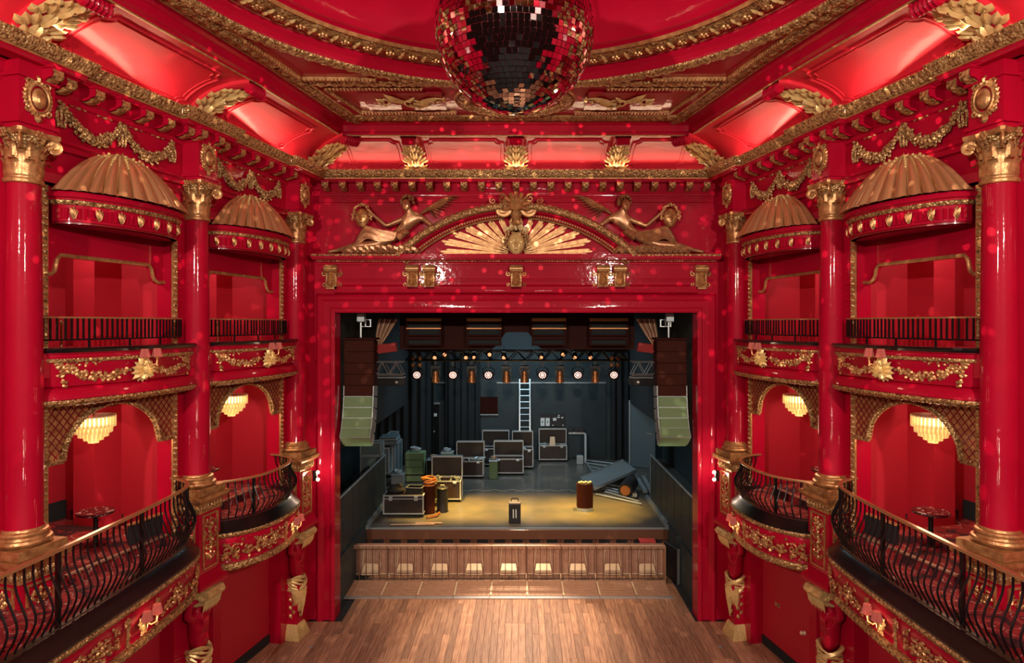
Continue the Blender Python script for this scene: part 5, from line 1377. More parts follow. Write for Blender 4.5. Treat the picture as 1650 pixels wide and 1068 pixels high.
# ---------------------------------------------------------------- flight cases
def flight_case(label,px_,base,w_,h,d,lid=0,closed=True,m_='case',rz=0,z=SZ,Y=None,group='flight cases on stage',gear=0):
    Y=Y or (CZ-z)*F/(base-HY); x=CX+(px_-VX)*Y/F
    t=thing('flight_case',label,'case',(x,Y,z),rz,group); y0,y1=0,d; zb=.12
    if closed: MB().box(-w_/2,w_/2,y0,y1,zb,zb+h).obj('body',m_,t)
    else:
        m=MB(); e=.02
        for a in ((-w_/2,w_/2,y0,y0+e),(-w_/2,w_/2,y1-e,y1),(-w_/2,-w_/2+e,y0,y1),(w_/2-e,w_/2,y0,y1)): m.box(*a,zb,zb+h)
        m.box(-w_/2,w_/2,y0,y1,zb,zb+.03); m.obj('body',m_,t)
    m=MB(); b=.045
    for x_ in (-w_/2,w_/2):
        for y_ in (y0,y1): m.box(x_-b/2,x_+b/2,y_-b/2,y_+b/2,zb-.01,zb+h+.01)
    for z_ in (zb,zb+h):
        for y_ in (y0,y1): m.box(-w_/2,w_/2,y_-b/2,y_+b/2,z_-b/2,z_+b/2)
        for x_ in (-w_/2,w_/2): m.box(x_-b/2,x_+b/2,y0,y1,z_-b/2,z_+b/2)
    if closed:
        for y_ in (y0,y1): m.box(-w_/2,w_/2,y_-.012,y_+.012,zb+h*.80,zb+h*.84)
    m.obj('metal_edging','alu',t)
    for sx in (-1,1):
        for y_ in (y0+.1,y1-.1):
            c=MB(); c.lathe([(.045,-.018),(.05,0),(.045,.018)],12); c.v=[(sx*(w_/2-.14)+q[2],y_+q[0],.055+q[1]) for q in c.v]; c.box(sx*(w_/2-.14)-.03,sx*(w_/2-.14)+.03,y_-.04,y_+.04,.09,zb); c.obj('castor','black',t)
        MB().bbox(sx*w_*.32-.06,sx*w_*.32+.06,y0-.045,y0-.02,zb+h*(.72 if closed else .86),zb+h*(.98),.008).obj('latch','alu',t)
        for z_ in (zb,zb+h): MB().ball((sx*w_/2,y0,z_),.04,8,6).obj('ball_corner','alu',t)
    if lid:
        l=.28; MB().box(-w_/2,w_/2,y1+l-.02,y1+l,zb+h+.02,zb+h+lid).obj('lid_panel',m_,t)
        m=MB()
        for x_ in (-w_/2,w_/2): m.bar((x_,y1,zb+h+.03),(x_,y1,zb+h+lid),.04); m.box(x_-.015,x_+.015,y1,y1+l,zb+h+.02,zb+h+lid)
        m.bar((-w_/2,y1,zb+h+lid),(w_/2,y1,zb+h+lid),.045); m.bar((-w_/2,y1,zb+h+.03),(w_/2,y1,zb+h+.03),.04); m.box(-w_/2,w_/2,y1,y1+l,zb+h+lid-.012,zb+h+lid+.012)
        m.obj('lid_edging','alu',t)
    if gear:
        r=random.Random(gear); m=MB()
        for k in range(9):
            x_=r.uniform(-w_*.38,w_*.38); y_=r.uniform(.1,d-.1); m.tube([(x_,y_,zb+h*.9),(x_+r.uniform(-.15,.15),y_,zb+h+.06),(x_+r.uniform(-.25,.25),y_+.05,zb+h+r.uniform(.0,.1))],.035,6)
        m.obj('cable_bundle','alu2',t,kind='stuff')
    return t
fc1=flight_case('large brown flight case with silver edging at the front left of the stage',650,833,1.36,.62,.75)
flight_case('open brown flight case at left behind the black bags',717,809,1.15,.66,.7,lid=.78,closed=False,gear=3,rz=.0)
flight_case('open brown flight case full of cables behind the left one',756,771,1.2,.62,.7,lid=.72,closed=False,gear=5)
flight_case('open brown flight case in the middle with its lid up',819,766,1.3,.60,.7,lid=.66,closed=False)
flight_case('tall open flight case behind the middle one, only its lid in view',798,752,1.25,.72,.6,lid=.75,closed=False,m_='blackcase')
flight_case('open flight case with red lining at right of the middle one',842,756,.95,.78,.7,lid=.72,closed=False,gear=8)
flight_case('open brown flight case below the notice board',891,744,1.32,.66,.36,lid=.75,closed=False,gear=9)
o=MB().loft([[(-.14,-.05),(.14,-.05),(.14,.05),(-.14,.05)],[(-.11,-.03),(.11,-.03),(.11,.07),(-.11,.07)]],[0,.42]).obj('folder','tanl'); o.location=(1.62,31.45,SZ+.8); tag(o,'cream folded sheet standing in the open case below the notice board','folder')
# gear on the big front case
def cable_coil(label,x,y,z,R,m_,n=5,group='coiled cables'):
    t=thing('cable_coil',label,'cable',(x,y,z),0,group); r=random.Random(int(R*1000)+n); m=MB()
    for k in range(n): 
        cx,cy=r.uniform(-.04,.04),r.uniform(-.04,.04); m=MB().tube([(cx+R*(1+.08*sin(3*a))*cos(a),cy+R*.8*sin(a),.03+.028*k+.02*sin(2*a+k)) for a in [2*PI*i/16 for i in range(17)]],.022,6,False); m.obj('loop',m_,t)
    return t
x0,y0=fc1.location.x,fc1.location.y; zt=SZ+.76
t=thing('soft_bag','black soft bag slumped on the front left flight case','bag',(x0-.32,y0+.33,zt)); m=MB().ball((0,0,.1),(.32,.26,.14),14,8); m.ball((.1,.05,.2),(.16,.14,.12),10,6); m.obj('body','blackmat',t); MB().tube([(-.2,-.1,.16),(-.1,-.12,.3),(.12,-.1,.3),(.2,-.1,.16)],.018,6).obj('strap','black',t)
t=thing('open_tray','small black open case with silver rim on the front left flight case','case',(x0+.36,y0+.3,zt),-.15)
m=MB()
for a in ((-.28,.28,-.2,-.18),(-.28,.28,.18,.2),(-.28,-.26,-.2,.2),(.26,.28,-.2,.2)): m.box(*a,0,.22)
m.box(-.28,.28,-.2,.2,0,.02); m.obj('tray','blackcase',t)
m=MB(); q=[(-.28,-.2,.22),(.28,-.2,.22),(.28,.2,.22),(-.28,.2,.22)]
for i in range(4): m.bar(q[i],q[(i+1)%4],.02)
m.obj('rim','alu',t)
# coil heap and bags between the cases
def drum_case(label,px_,base,r_,h,m_='blackcase',Y=None):
    Y=(CZ-SZ)*F/(base-HY); x=CX+(px_-VX)*Y/F; t=thing('round_case',label,'case',(x,Y,SZ),0,'upright black cases')
    MB().lathe([(r_,0),(r_,h*.04),(r_*.97,h*.06),(r_*.97,h*.82),(r_*1.02,h*.84),(r_*1.02,h),(r_*.9,h+.02)],24).obj('body',m_,t)
    MB().tube([(-r_*.4,0,h+.02),(-r_*.3,0,h+.1),(r_*.3,0,h+.1),(r_*.4,0,h+.02)],.018,6).obj('handle','alu',t); return t
drum_case('upright dark red-brown case at left under a cable heap',691,826,.22,.98,'brownbox')
drum_case('upright black case in front of the open left case',713,824,.20,.84)
cable_coil('tan cable coil on top of the upright dark case',-3.16,23.15,SZ+1.03,.24,'copper',6)
cable_coil('green cable coil beside the large front case',-3.6,24.3,SZ,.42,'green',5)
cable_coil('black cable coil at the foot of the upright cases',-3.0,24.0,SZ,.3,'black',4)
o=MB().tube([(-3.1,22.3,SZ+.03),(-2.8,22.5,SZ+.05),(-2.75,22.9,SZ+.03)],.05,6).obj('rolled_strap','copper'); tag(o,'short copper strap lying in front of the upright cases','strap')
for k,(xa,xb) in enumerate(((-4.2,-2.75),(-3.4,-2.5))):
    o=MB().tube([(xa,21.55+.16*k,SZ+.03),(xb,21.58+.12*k,SZ+.03)],.025,8).obj('loose_pipe','tan'); tag(o,'thin metal pipe lying along the stage edge, '+('front, longer one' if k==0 else 'rear, shorter one'),'pipe','loose pipes at the stage edge')
# green speaker stack
Yg=(CZ-SZ)*F/(777-HY); xg=CX+(668-VX)*Yg/F
for k in range(4):
    t=thing('speaker_cabinet','sage-green loudspeaker cabinet at stage left, '+('bottom of its stack','second from the bottom of its stack','third from the bottom of its stack','top of its stack')[k],'loudspeaker',(xg,Yg,SZ+.01+.31*k),0,'stacked loudspeakers')
    MB().bbox(-.4,.4,0,.6,0,.3,.02).obj('cabinet','brownbox' if k==0 else 'green',t); MB().box(-.36,.36,-.012,0.002,.03,.27).obj('grille','green',t)
cable_coil('grey cable coil lying on the stack of green loudspeakers',xg,Yg+.3,SZ+1.26,.2,'alu2',5)
# packed gear between stack and open case
for k,(px_,b,w_,h,m_,nm,lb) in enumerate(((703,775,.8,.85,'blackcase','equipment_crate','dark equipment crate behind the open left case'),(720,770,.5,1.05,'green','equipment_crate','pale green equipment crate left of the cable case'),(795,772,.35,.75,'green','equipment_crate','small pale crate right of the cable case'),(640,782,.5,.4,'alu2','equipment_crate','low grey crate at the foot of the loading shelves'))):
    Y=(CZ-SZ)*F/(b-HY); x=CX+(px_-VX)*Y/F; t=thing(nm,lb,'crate',(x,Y,SZ),0,'crates'); MB().bbox(-w_/2,w_/2,0,.5,0,h,.02).obj('body',m_,t); MB().bbox(-w_/2-.02,w_/2+.02,-.02,.52,h,h+.05,.01).obj('lid','alu2',t)
    cable_coil('cable coil on the '+lb,x,Y+.25,SZ+h+.05,w_*.3,'alu2' if k%2 else 'tan',4)
# centre monitors
t=thing('small_monitor','small black upright case with white logo bars at the front centre of the stage','case',(px(830,843,1)[0]*0-.09,21.75,SZ))
MB().bbox(-.2,.2,0,.3,0,.66,.02).obj('body','blackcase',t); MB().bbox(-.19,.19,.01,.29,.66,.70,.01).obj('top','tanl',t)
m=MB(); 
for x in (-.05,.04): m.add([(x-.015,-.006,.2),(x+.02,-.006,.17),(x+.02,-.006,.46),(x-.015,-.006,.49)],[(0,1,2,3)])
m.obj('logo_bars','white',t,kind='stuff'); MB().tube([(-.13,.15,.7),(-.1,.15,.8),(.1,.15,.8),(.13,.15,.7)],.02,6).obj('handle','black',t)
t=thing('curved_case','tall brown case with curved front standing alone at right centre stage','case',(2.4,23.2,SZ))
pts=[(-.28+.56*i/10,-.12*sin(PI*i/10)-.0) for i in range(11)]+[(.28,.3),(-.28,.3)]
MB().loft([pts,pts],[.12,.95]).obj('body','brownbox',t); MB().loft([[(a*1.02,b*1.02) for a,b in pts]]*2,[.0,.12]).obj('skirt','alu2',t); MB().loft([[(a*.96,b*.96) for a,b in pts]]*2,[.95,.98]).obj('top','black',t)
m=MB()
for k in range(6): m.ball((-.2+.08*k,.08*(k%2)+.05,1.01),(.045,.05,.04),6,4)
m.obj('loose_tape_rolls','tanl',t,kind='stuff')
# ramp, pipes, roll at right
t=thing('metal_ramp','ribbed silver metal ramp lying slanted on the pipes at stage right','ramp',(0,0,0))
q=[Vector(p) for p in ((2.62,27.3,1.34),(3.0,25.6,1.34),(5.0,27.6,1.62),(4.75,29.6,1.62))]
mb=MB(); n=44
mb.add([q[0]-Vector((0,0,.08)),q[1]-Vector((0,0,.08)),q[2]-Vector((0,0,.08)),q[3]-Vector((0,0,.08)),q[0],q[1],q[2],q[3]],[(0,3,2,1),(4,5,6,7),(0,1,5,4),(1,2,6,5),(2,3,7,6),(3,0,4,7)]); mb.obj('deck','alu',t)
mb=MB()
for i in range(n):
    s=(i+.5)/n; a=q[0].lerp(q[3],s); b=q[1].lerp(q[2],s); mb.bar(a+Vector((0,0,.012)),b+Vector((0,0,.012)),.02,.025)
mb.obj('ribs','alu',t,kind='stuff')
mb=MB().bar(q[0],q[3],.05,.1); mb.bar(q[1],q[2],.05,.1); mb.obj('side_rails','alu',t)
k=0
for (xa,ya,xb,yb_) in ((942,741,1000,748),(946,746,1010,756),(950,752,1008,764),(954,757,990,766),(958,762,1000,770),(965,778,1012,786),(968,783,1020,795),(970,787,1024,801),(975,792,1030,808),(960,796,1034,812),(940,737,956,762)):
    z=SZ+.05; Ya=(CZ-z)*F/(ya-HY); Yb=(CZ-z)*F/(yb_-HY); a=px(xa,ya,Ya); b=px(xb,yb_,Yb)
    lb=['rearmost','second from the rear','third from the rear','fourth from the rear','fifth from the rear','first in front of the ramp','second in front of the ramp','third in front of the ramp','fourth in front of the ramp','frontmost','the one across their left ends'][k]
    o=MB().tube([a,b],.035,8).obj('alu_pipe','alu'); tag(o,'aluminium pipe on the floor at stage right, '+lb,'pipe','aluminium pipes on the floor'); k+=1
for j,(xa,ya,xb,yb_) in enumerate(((1012,768,1023,786),(1024,765,1040,780),(1036,768,1052,784))):
    z=SZ+.15; Ya=(CZ-z)*F/(ya-HY); Yb=(CZ-z)*F/(yb_+12-HY); a=px(xa,ya,Ya); b=px(xb,yb_,Yb); b=(b[0],Yb,z); a=(a[0],Ya,z)
    o=MB().bar(a,b,.16,.1).obj('alu_channel','alu'); tag(o,'broad aluminium channel under the ramp, '+('left one','middle one','right one')[j],'channel','aluminium channels')
t=thing('rolled_mat','black rolled mat with brown end lying at stage right','roll',(4.12,25.0,SZ),-.33)
MB().lathe([(.05,0),(.26,.0),(.28,.02),(.28,1.3),(.26,1.32)],20).obj('roll','blackmat',t); c=t.children[0]; c.data.transform(Matrix.Translation((0,-.0,.28))@Matrix.Rotation(-PI/2,4,'X')); 
c2=MB().lathe([(.0001,0),(.19,0),(.19,.02)],20).obj('end_disc','copper',t); c2.data.transform(Matrix.Translation((0,-.02,.28))@Matrix.Rotation(PI/2,4,'X'))
# loading shelves and cases at far left
for k,(px_,y0_,y1_,w_,d_) in enumerate(((597,735,768,.75,.6),(611,722,762,.8,.6),(620,706,764,.35,.8),(630,700,764,.35,.8),(637,712,760,.3,.8),(592,708,734,.8,.5))):
    Y=25.6+.9*(k%5); x=CX+(px_-VX)*Y/F; z0=max(SZ,CZ-(y1_-HY)*Y/F); z1=CZ-(y0_-HY)*Y/F
    if k==5: z0=2.63; Y=25.65; x=-5.8; z1=z0+.5
    t=thing('silver_case',('square grey case with silver edging behind the left fence','grey case with silver edging second behind the left fence','tall narrow silver-edged case in the left wing','tall silver-edged case farther back in the left wing','tall silver-edged case nearest the drapes in the left wing','grey case lying on top of the square one in the left wing')[k],'case',(x,Y,z0),0,'silver-edged cases in the left wing')
    h=z1-z0; MB().box(-w_/2,w_/2,0,d_,0,h).obj('body','blue',t); m=MB()
    for a in (-w_/2,w_/2):
        for b in (0,d_): m.bar((a,b,0),(a,b,h),.05)
    for c_ in (0,h):
        for b in (0,d_): m.bar((-w_/2,b,c_),(w_/2,b,c_),.05)
        for a in (-w_/2,w_/2): m.bar((a,0,c_),(a,d_,c_),.05)
    m.obj('edging','alu',t)
t=thing('folded_canvas','heap of folded grey canvas on the cases in the left wing','canvas',(-5.4,26.9,SZ+1.7))
for k in range(5): m=MB().bbox(-.4+.03*k,.5-.02*k,-.3,.5,.07*k,.07*k+.06,.02); m.obj('fold','alu2' if k%2 else 'blue',t)
pts=[(-2.6+.15*i,26.1+.10*sin(i*1.3)+.05*sin(i*2.9),SZ+.004) for i in range(50)]; mb=MB()
for a,b in zip(pts,pts[1:]): mb.bar(a,b,.03,.008)
tag(mb.obj('floor_tape','tanl'),'thin pale wavy tape line across the stage floor','tape')
# ---------------------------------------------------------------- line arrays
def cabinet_mb(): return MB().loft([[(-.42,-.2),(.42,-.2),(.40,.35),(-.40,.35)],[(-.42,-.2),(.42,-.2),(.40,.35),(-.40,.35)]],[-.165,.165])
def line_array(s):
    wd='left' if s<0 else 'right'
    pxx=581 if s<0 else 1080; Y=17.95; x=CX+(pxx-VX)*Y/F
    t=thing('line_array','hanging curved loudspeaker array at the %s of the stage opening'%wd,'loudspeaker',(x,Y,0),0,'hanging line arrays')
    z=CZ-(548-HY)*Y/F; ang=0; p=Vector((0,0,z)); 
    MB().bbox(-.44,.44,-.25,.4,z+.01,z+.07,.01).obj('rigging_bumper','brownwood',t)
    for dx in (-.02,): MB().tube([(dx,.1,z+.07),(dx,.1,9.3)],.03,8).obj('chain_hoist','alu',t); m=MB()
    m=MB().bbox(-.1,.1,.0,.2,z+.5,z+.75); m.obj('motor','alu2',t)
    cab=None
    for k in range(9):
        ang=[0,0,.02,.05,.09,.16,.27,.42,.62][k]; hgt=.31
        mt=Matrix.Translation(p+Vector((0,0,0)))@Matrix.Rotation(-ang,4,'X')
        p2=p+(Matrix.Rotation(-ang,3,'X')@Vector((0,0,-hgt)))
        c_=(p+p2)/2
        o=cabinet_mb().obj('cabinet','brownbox' if k<5 else 'green',t); o.matrix_local=Matrix.Translation(c_)@Matrix.Rotation(-ang,4,'X')@Matrix.Scale(.93,4)
        g=MB(); g.box(-.38,.38,-.225,-.2,-.145,.145); g.obj('grille','brownbox' if k<5 else 'green',o)
        g=MB()
        for xx in (-.43,.43): g.box(xx-.012,xx+.012,-.2,.3,-.15,.15)
        g.box(-.42,.42,-.228,-.2,-.165,-.15); g.obj('rigging_plate','alu2' if k>3 else 'brownwood',o)
        p=p2
line_array(-1); line_array(1)
# ---------------------------------------------------------------- overhead: louvre panels, trusses, lamps
for k,(x0,x1) in enumerate(((655,711),(752,808),(857,912),(950,1012))):
    Y=19.6; a=CX+(x0-VX)*Y/F; b=CX+(x1-VX)*Y/F; zt=CZ-(511-HY)*Y/F; zb=CZ-(557-HY)*Y/F
    t=thing('louvre_panel','dark varnished slatted panel hanging above the stage, '+('leftmost of four','second from the left','third from the left','rightmost of four')[k],'panel',((a+b)/2,Y,zb),0,'slatted panels above the stage')
    w_=(b-a)/2; h=zt-zb
    MB().bbox(-w_,w_,.05,.12,0,h).obj('backing','blackmat',t)
    for xx in (-w_,w_-.05): MB().box(xx,xx+.05,-.04,.06,0,h).obj('side_post','brownwood',t)
    for i,zz in enumerate((.0,.18,.29,.5,.74,.9)):
        if zz<h: MB().bbox(-w_,w_,-.05,.05,zz,zz+.045+.05*(i in(1,4)),.008).obj('slat','copper' if i in (3,4) else 'brownwood',t)
# red-brown soffit valance behind the arch head with bell-shaped notch
m=MB(); e=[(-3.6,6.86)]
for i in range(25):
    x=-3.6+7.2*i/24; z=7.02-.0
    e.append((x,z))
YV=20.0; top=8.3; pts=[]
def vz(x):
    ax=abs(x+.0); 
    if ax<.35: return 7.55
    if ax<.85: return 7.02+.53*(1-sin((ax-.35)/.5*PI/2))
    return 7.02
xs=[-3.6+7.2*i/96 for i in range(97)]
for y in (YV,YV+.06):
    m.v+=[(x,y,vz(x)) for x in xs]+[(x,y,top) for x in xs]
k=len(xs)
for i in range(k-1): m.f+=[(i,i+1,k+i+1,k+i),(2*k+i,2*k+i+1,3*k+i+1,3*k+i),(i,i+1,2*k+i+1,2*k+i)]
tag(m.obj('stage_valance','brownwood'),'dark red-brown shaped valance across the top of the stage','valance')
def truss(label,p,q,w_=.35,n=18,m_='alu2'):
    t=thing('truss',label,'truss',((p[0]+q[0])/2,(p[1]+q[1])/2,min(p[2],q[2])),0,'lighting trusses'); L=Vector(t.location); p=Vector(p)-L; q=Vector(q)-L
    d=(q-p).normalized(); sd=Vector((-d.y,d.x,0)).normalized()*w_/2; up=Vector((0,0,w_/2))
    for a in (sd+up,sd-up,-sd+up,-sd-up): MB().tube([p+a,q+a],.024,6).obj('chord',m_,t)
    m=MB()
    for i in range(n):
        a=p.lerp(q,i/n); b=p.lerp(q,(i+1)/n); s1=1 if i%2 else -1
        for sg in (-1,1): m.tube([a+sd*sg+up*s1,b+sd*sg-up*s1],.014,5)
        m.tube([a+up+sd*s1,b+up-sd*s1],.014,5)
    m.obj('lacing',m_,t,kind='stuff'); return t
YT=23.9; zT=CZ-(572-HY)*YT/F
truss('black lighting truss across the stage above the row of lamps',(-4.1,YT,zT),(4.0,YT,zT),.36,26,'black')
truss('second lighting truss behind the lamp row',(-4.4,26.4,6.5),(4.4,26.4,6.5),.36,26,'black')
for s in (-1,1):
    wd='left' if s<0 else 'right'
    truss('short aluminium truss high in the %s wing'%wd,(s*5.1,21.5,6.35),(s*3.75,21.5,6.35),.42,6,'alu')
    x=s*4.25; t=thing('amplifier_box','dark long box with pale top hung under the %s wing truss'%wd,'box',(x,21.5,5.78),0,'boxes under the wing trusses')
    MB().bbox(-.55,.55,-.2,.2,0,.24,.02).obj('body','blackcase',t); MB().bbox(-.52,.52,-.21,.21,.24,.29,.01).obj('top','alu',t); MB().ball((s*-.3,-.21,.12),(.05,.02,.04),8,6).obj('badge','white',t)
    for xx in (-.4,.4): MB().tube([(xx,0,.29),(xx,0,.45)],.02,6).obj('hanger','alu2',t)
    t=thing('winch_bracket','small aluminium winch frame under the %s end of the arch head'%wd,'bracket',(CX+((583 if s<0 else 1078)-VX)*17.95/F+s*.0,18.4,7.72),0,'winch brackets')
    for xx in (-.14,0,.14): MB().box(xx-.015,xx+.015,-.03,.03,0,.2).obj('bar','alu',t)
    MB().box(-.16,.16,-.02,.02,0,.02).obj('cross_bar','alu',t); MB().box(-.16,.16,-.02,.02,.19,.21).obj('cross_bar','alu',t)
    t=thing('drape_bundle','bundle of gathered tan fabric under the arch head at '+wd,'fabric',(s*3.95,19.4,7.2),0,'gathered fabric bundles')
    for k_ in range(7): MB().tube([(s*-.35+s*.08*k_,0,.75),(s*-.1+s*.05*k_,-.05,.3),(s*.1+s*.02*k_,0,0)],[.05,.04,.02],6).obj('fold','brown' if k_%2 else 'tan',t)
    o=MB().bbox(-.4,.4,-.15,.15,0,.28).obj('felt_strip','gauze'); o.location=(s*4.15,20.4,6.9); o.rotation_euler=(0,s*.12,0); tag(o,'red felt-covered box above the %s wing truss'%wd,'box','red felt boxes')
# lamps in the front row: lit par cans and brown moving heads in turn
def make_par():
    t=thing('par_can','','lamp')
    c=MB().lathe([(.06,-.3),(.12,-.26),(.17,-.08),(.185,0),(.185,.05),(.165,.05)],20); c.v=[(a,-cz_,b*.92) for a,b,cz_ in c.v]; c.obj('housing','brownwood',t)
    m=MB()
    for ring_,n in ((0,1),(.055,6),(.115,12)):
        for i in range(n):
            a=2*PI*i/n; m.ball((ring_*cos(a),-.045,ring_*sin(a)*.9),(.023,.012,.021),6,4)
    m.obj('lit_lenses','glow4',t,kind='stuff'); c=MB().lathe([(.0001,.03),(.168,.03)],20); c.v=[(a,-cz_,b*.92) for a,b,cz_ in c.v]; c.obj('lens_plate','copper',t)
    m=MB().tube([(-.2,0,0),(-.21,0,.2),(0,0,.32),(.21,0,.2),(.2,0,0)],.018,6); m.obj('yoke','black',t); MB().box(-.04,.04,-.04,.04,.3,.48).obj('clamp','black',t); return t
def make_head():
    t=thing('moving_head','','lamp')
    MB().bbox(-.17,.17,-.12,.12,.18,.34,.03).obj('base','black',t)
    for s in (-1,1): MB().bbox(s*.15-.025,s*.15+.025,-.06,.06,-.1,.2,.01).obj('yoke_arm','black',t)
    m=MB().lathe([(.13,-.30),(.155,-.27),(.13,-.12),(.10,-.02),(.12,.05),(.09,.13),(.0001,.15)],18); m.obj('head','copper',t)
    MB().lathe([(.0001,-.305),(.11,-.30)],18).obj('lens','white',t); MB().box(-.04,.04,-.04,.04,.34,.48).obj('clamp','black',t); return t
NUM=('leftmost','second from the left','third from the left','fourth from the left','fourth from the right','third from the right','second from the right','rightmost')
Yl=23.5
lit=[672,730,787,874,931,989]; heads=[702,760,816,845,902,959]
N6=('leftmost of six','second of six from the left','third of six from the left','third of six from the right','second of six from the right','rightmost of six')
for k,x in enumerate(lit): p=px(x,604,Yl); get('par',make_par,(p[0],Yl,p[2]),0,'lit round multi-lens stage lamp in the front row, '+N6[k],'lamp','lit stage lamps')
for k,x in enumerate(heads): p=px(x,603,Yl); get('head',make_head,(p[0],Yl,p[2]),0,'brown moving-head stage lamp in the front row, '+N6[k],'lamp','moving-head stage lamps')
def make_small():
    t=thing('small_spotlight','','lamp'); MB().lathe([(.09,-.14),(.11,0),(.07,.16),(.0001,.18)],14).obj('housing','black',t); MB().ball((0,-.10,-.05),(.07,.04,.07),10,6).obj('lens','glow3',t); MB().box(-.02,.02,-.02,.02,.16,.3).obj('clamp','black',t); return t
for k,x in enumerate((701,717,751,764,789,812,872,907,926,951)):
    p=px(x,574-5*(k%3==1),24.2); get('small',make_small,(p[0],24.2,p[2]),0,'small lit spotlight on the truss above the lamp row, %s from the left'%('first','second','third','fourth','fifth','sixth','seventh','eighth','ninth','tenth')[k],'lamp','small spotlights on the truss')
for k,x in enumerate((665,676,986,996)):
    for j,y in enumerate((577,588)):
        p=px(x,y,23.7); o=MB().ball((0,0,0),(.09,.07,.09),10,8).obj('blinder_lamp','copper'); o.location=p; tag(o,'round copper lamp at the %s truss end, %s one of the %s pair'%('left' if k<2 else 'right','top' if j==0 else 'bottom','outer' if k in(0,3) else 'inner'),'lamp','blinder lamps')
# ---------------------------------------------------------------- stage front and crowd barrier
fr_=struct('wall_stage_front')
MB().box(-5,5,YE+.0,YE+.06,0,SZ-.03).obj('fascia','brown',fr_)
n=17
pm_=None
for i in range(n):
    x=-4.55+9.1*i/(n-1)
    if pm_ is None: pm_=MB().box(-.17,.17,-.05,.0,.30,.76).obj('vent_opening','blackmat',fr_,loc=(x,YE+.0,0))
    else: o=pm_.copy(); C.objects.link(o); o.location=(x,YE,0)
    MB().bbox(x-.26,x-.2,YE-.07,YE,.0,.8,.01).obj('batten','brown',fr_)
MB().bbox(-5,5,YE-.08,YE,.78,SZ-.04,.01).obj('top_board','brown',fr_)
NB=9; bw=(4.46+4.96)/NB
def make_barrier():
    t=thing('crowd_barrier','','barrier')
    w_=bw/2-.008
    MB().box(-w_,w_,.30,.315,.12,1.10).obj('rear_sheet','sheet',t)
    m=MB().tube([(-w_,0,1.13),(w_,0,1.13)],.03,8); m.box(-w_,w_,-.01,.02,1.04,1.11); m.obj('top_rail','tan',t)
    MB().bbox(-w_,w_,-.02,.03,.02,.1,.01).obj('bottom_rail','tan',t)
    for i in range(5):
        x=-w_+.02+(2*w_-.04)*i/5; MB().bar((x,0,.06),(x,0,1.1),.034 if i==0 else .022,.03).obj('bar','copper' if 0 else 'brown',t)
    for s in (-1,1): MB().bar((s*.2,.28,1.05),(s*.27,.24,.42),.022).obj('brace','tanl',t)
    m=MB().add([(-.22,.1,.42),(.22,.1,.42),(.27,.28,.42),(-.27,.28,.42),(-.22,.1,.36),(.22,.1,.36),(.27,.28,.36),(-.27,.28,.36)],[(0,1,2,3),(7,6,5,4),(0,4,5,1),(1,5,6,2),(2,6,7,3),(3,7,4,0)])
    mz=MB().add([(-.25,.05,.34),(.25,.05,.34),(.21,.27,.50),(-.21,.27,.50),(-.25,.05,.30),(.25,.05,.30),(.21,.27,.46),(-.21,.27,.46)],[(0,1,2,3),(7,6,5,4),(0,4,5,1),(1,5,6,2),(2,6,7,3),(3,7,4,0)]); mz.obj('step','tanl',t)
    MB().box(-.25,.25,.03,.06,.24,.28).obj('step_edge','tanl',t)
    m=MB().bar((-w_,.24,.2),(w_,.24,.2),.025); m.bar((-w_+.01,.24,.2),(-w_+.01,.0,.04),.03); m.obj('rear_rail','tanl',t)
    # tread plate towards the hall
    m=MB(); d0,d1=-1.12,-.02
    m.add([(-w_,d1,.06),(w_,d1,.06),(w_,d0,.012),(-w_,d0,.012),(-w_,d1,.0),(w_,d1,.0),(w_,d0,.0),(-w_,d0,.0)],[(0,1,2,3),(7,6,5,4),(0,4,5,1),(1,5,6,2),(2,6,7,3),(3,7,4,0)]); m.obj('tread_plate','sheet',t)
    m=MB()
    for i in range(9): y=-.1-.105*i; z=.068-.045*(-y)/1.1; m.box(-w_,w_,y-.008,y+.008,z-.004,z+.006)
    for i in range(8): x=-w_+.06+(2*w_-.08)*i/7; m.bar((x,-.05,.07),(x,-1.0,.03),.012,.008)
    m.obj('tread_grid','tan',t,kind='stuff')
    MB().bar((-w_+.02,-.04,.075),(-w_+.02,-.92,.036),.05,.015).obj('edge_strip','tanl',t)
    MB().box(-w_,w_,-1.12,-1.0,.01,.03).obj('front_lip','alu',t)
    return t
N9=('leftmost of nine','second from the left','third from the left','fourth from the left','middle one of nine','fourth from the right','third from the right','second from the right','rightmost of nine')
for i in range(NB):
    get('barrier',make_barrier,(-4.96+bw*(i+.5),19.6,0),0,'brown steel crowd barrier section in front of the stage, '+N9[i],'barrier','crowd barrier sections')
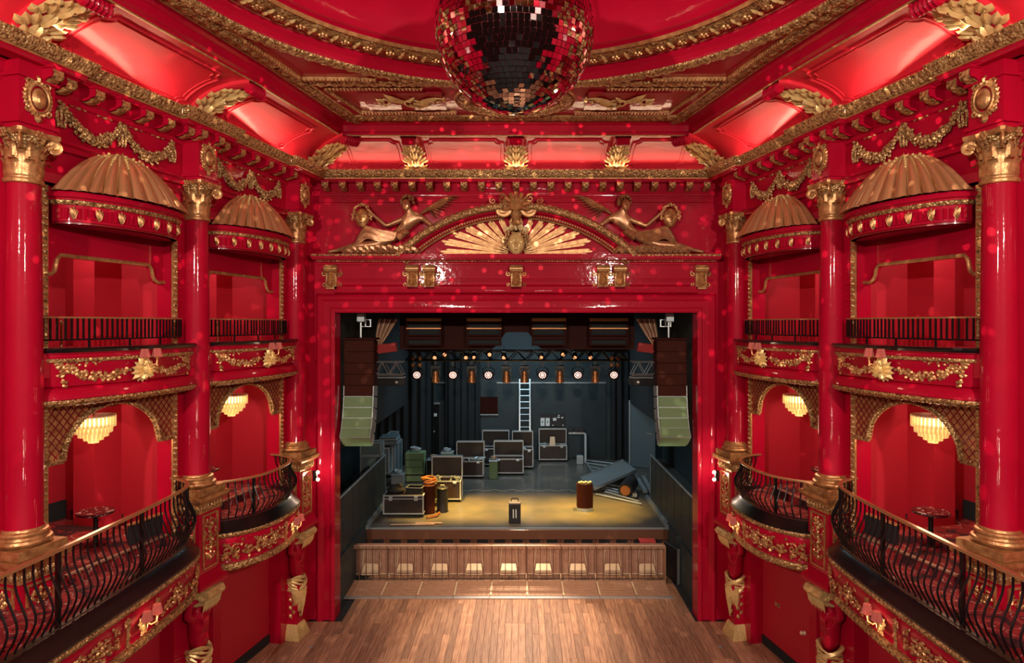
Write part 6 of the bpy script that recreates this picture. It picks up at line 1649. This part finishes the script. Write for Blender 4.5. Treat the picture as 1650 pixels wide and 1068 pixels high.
for s,x in ((-1,-4.95),(1,4.45)):
    t=thing('barrier_end_plate','triangular sheet end plate of the crowd barrier at the %s'%('left' if s<0 else 'right'),'plate',(x+s*.012,19.6,0),0,'barrier end plates')
    m=MB(); vs=[(a,y,z) for a in (-.006,.006) for y,z in ((.3,0),(.3,1.12),(-.03,1.12),(-.03,.03))]; m.add(vs,[(0,1,2,3),(7,6,5,4)]+[(i,(i+1)%4,(i+1)%4+4,i+4) for i in range(4)]); m.obj('plate','tan',t); MB().tube([(0,-.03,0.03),(0,-.03,1.12)],.015,6).obj('edge_tube','tan',t)
t=thing('red_stool','small dark red stool in the pit at the right end of the stage front','stool',(4.15,20.8,0))
MB().bbox(-.25,.25,-.16,.16,.86,.92,.01).obj('seat','gauze',t)
for sx in (-1,1):
    for sy in (-1,1): MB().bar((sx*.22,sy*.13,.86),(sx*.16,sy*.1,0),.03).obj('leg','reddark',t)
t=thing('leaning_board','black board leaning in the pit at the right end of the barrier','board',(4.72,19.9,0),.3); MB().bbox(-.03,.03,-.4,.4,0,1.05).obj('board','blackcase',t); MB().box(-.035,.035,-.42,-.39,0,1.06).obj('edge','alu2',t)
# small floor lights
for s in (-1,1):
    t=thing('floor_spot','tiny recessed floor light near the %s herm'%('left' if s<0 else 'right'),'light',(s*4.95,15.75,0),0,'floor lights'); MB().lathe([(.05,0),(.05,.008),(.035,.01)],12).obj('rim','alu2',t); MB().lathe([(.0001,.009),(.033,.009)],12).obj('lens','glow',t)
# jamb lamps: the two bright lamps on the pedestals next to the arch
for s in (-1,1):
    f=(L_ if s<0 else R_)[1]; q=f.W(f.L+.28,.46,3.95); t=thing('pedestal_spotlight','bright twin spotlight fixed in front of the %s pedestal next to the stage'%('left' if s<0 else 'right'),'lamp',q,f.rz,'pedestal spotlights')
    for z in (-.08,.1): MB().ball((0,.0,z),.045,10,8).obj('lens','glow2',t)
    MB().box(-.02,.02,-.13,-.02,-.12,.14).obj('bracket','black',t); point('pedestal_light',(q[0]-s*-.0+(-s)*.12,q[1]+.1,q[2]),9,(1,.85,.7),.04)
# parts that hold many tiny carved pieces joined together
for o in C.objects:
    if o.type=='MESH' and o.parent and o.name.split('.')[0] in ('garland','gilt_brackets','scroll_foliage','swag','pendant_tassel','scroll_border','acanthus_leaf','acanthus_leaves','acanthus_frieze','acanthus_scroll','foliage','leafwork','ribs_and_husks','carved_rope','arch_rope','lattice_bars','ribbon','sconce_frame','crest','side_scrolls','rosette','shell_cartouche','drapery','leaf_bracket','backplate','keystone_shell','gilt_leaf','upper_railing'): o['kind']='stuff'
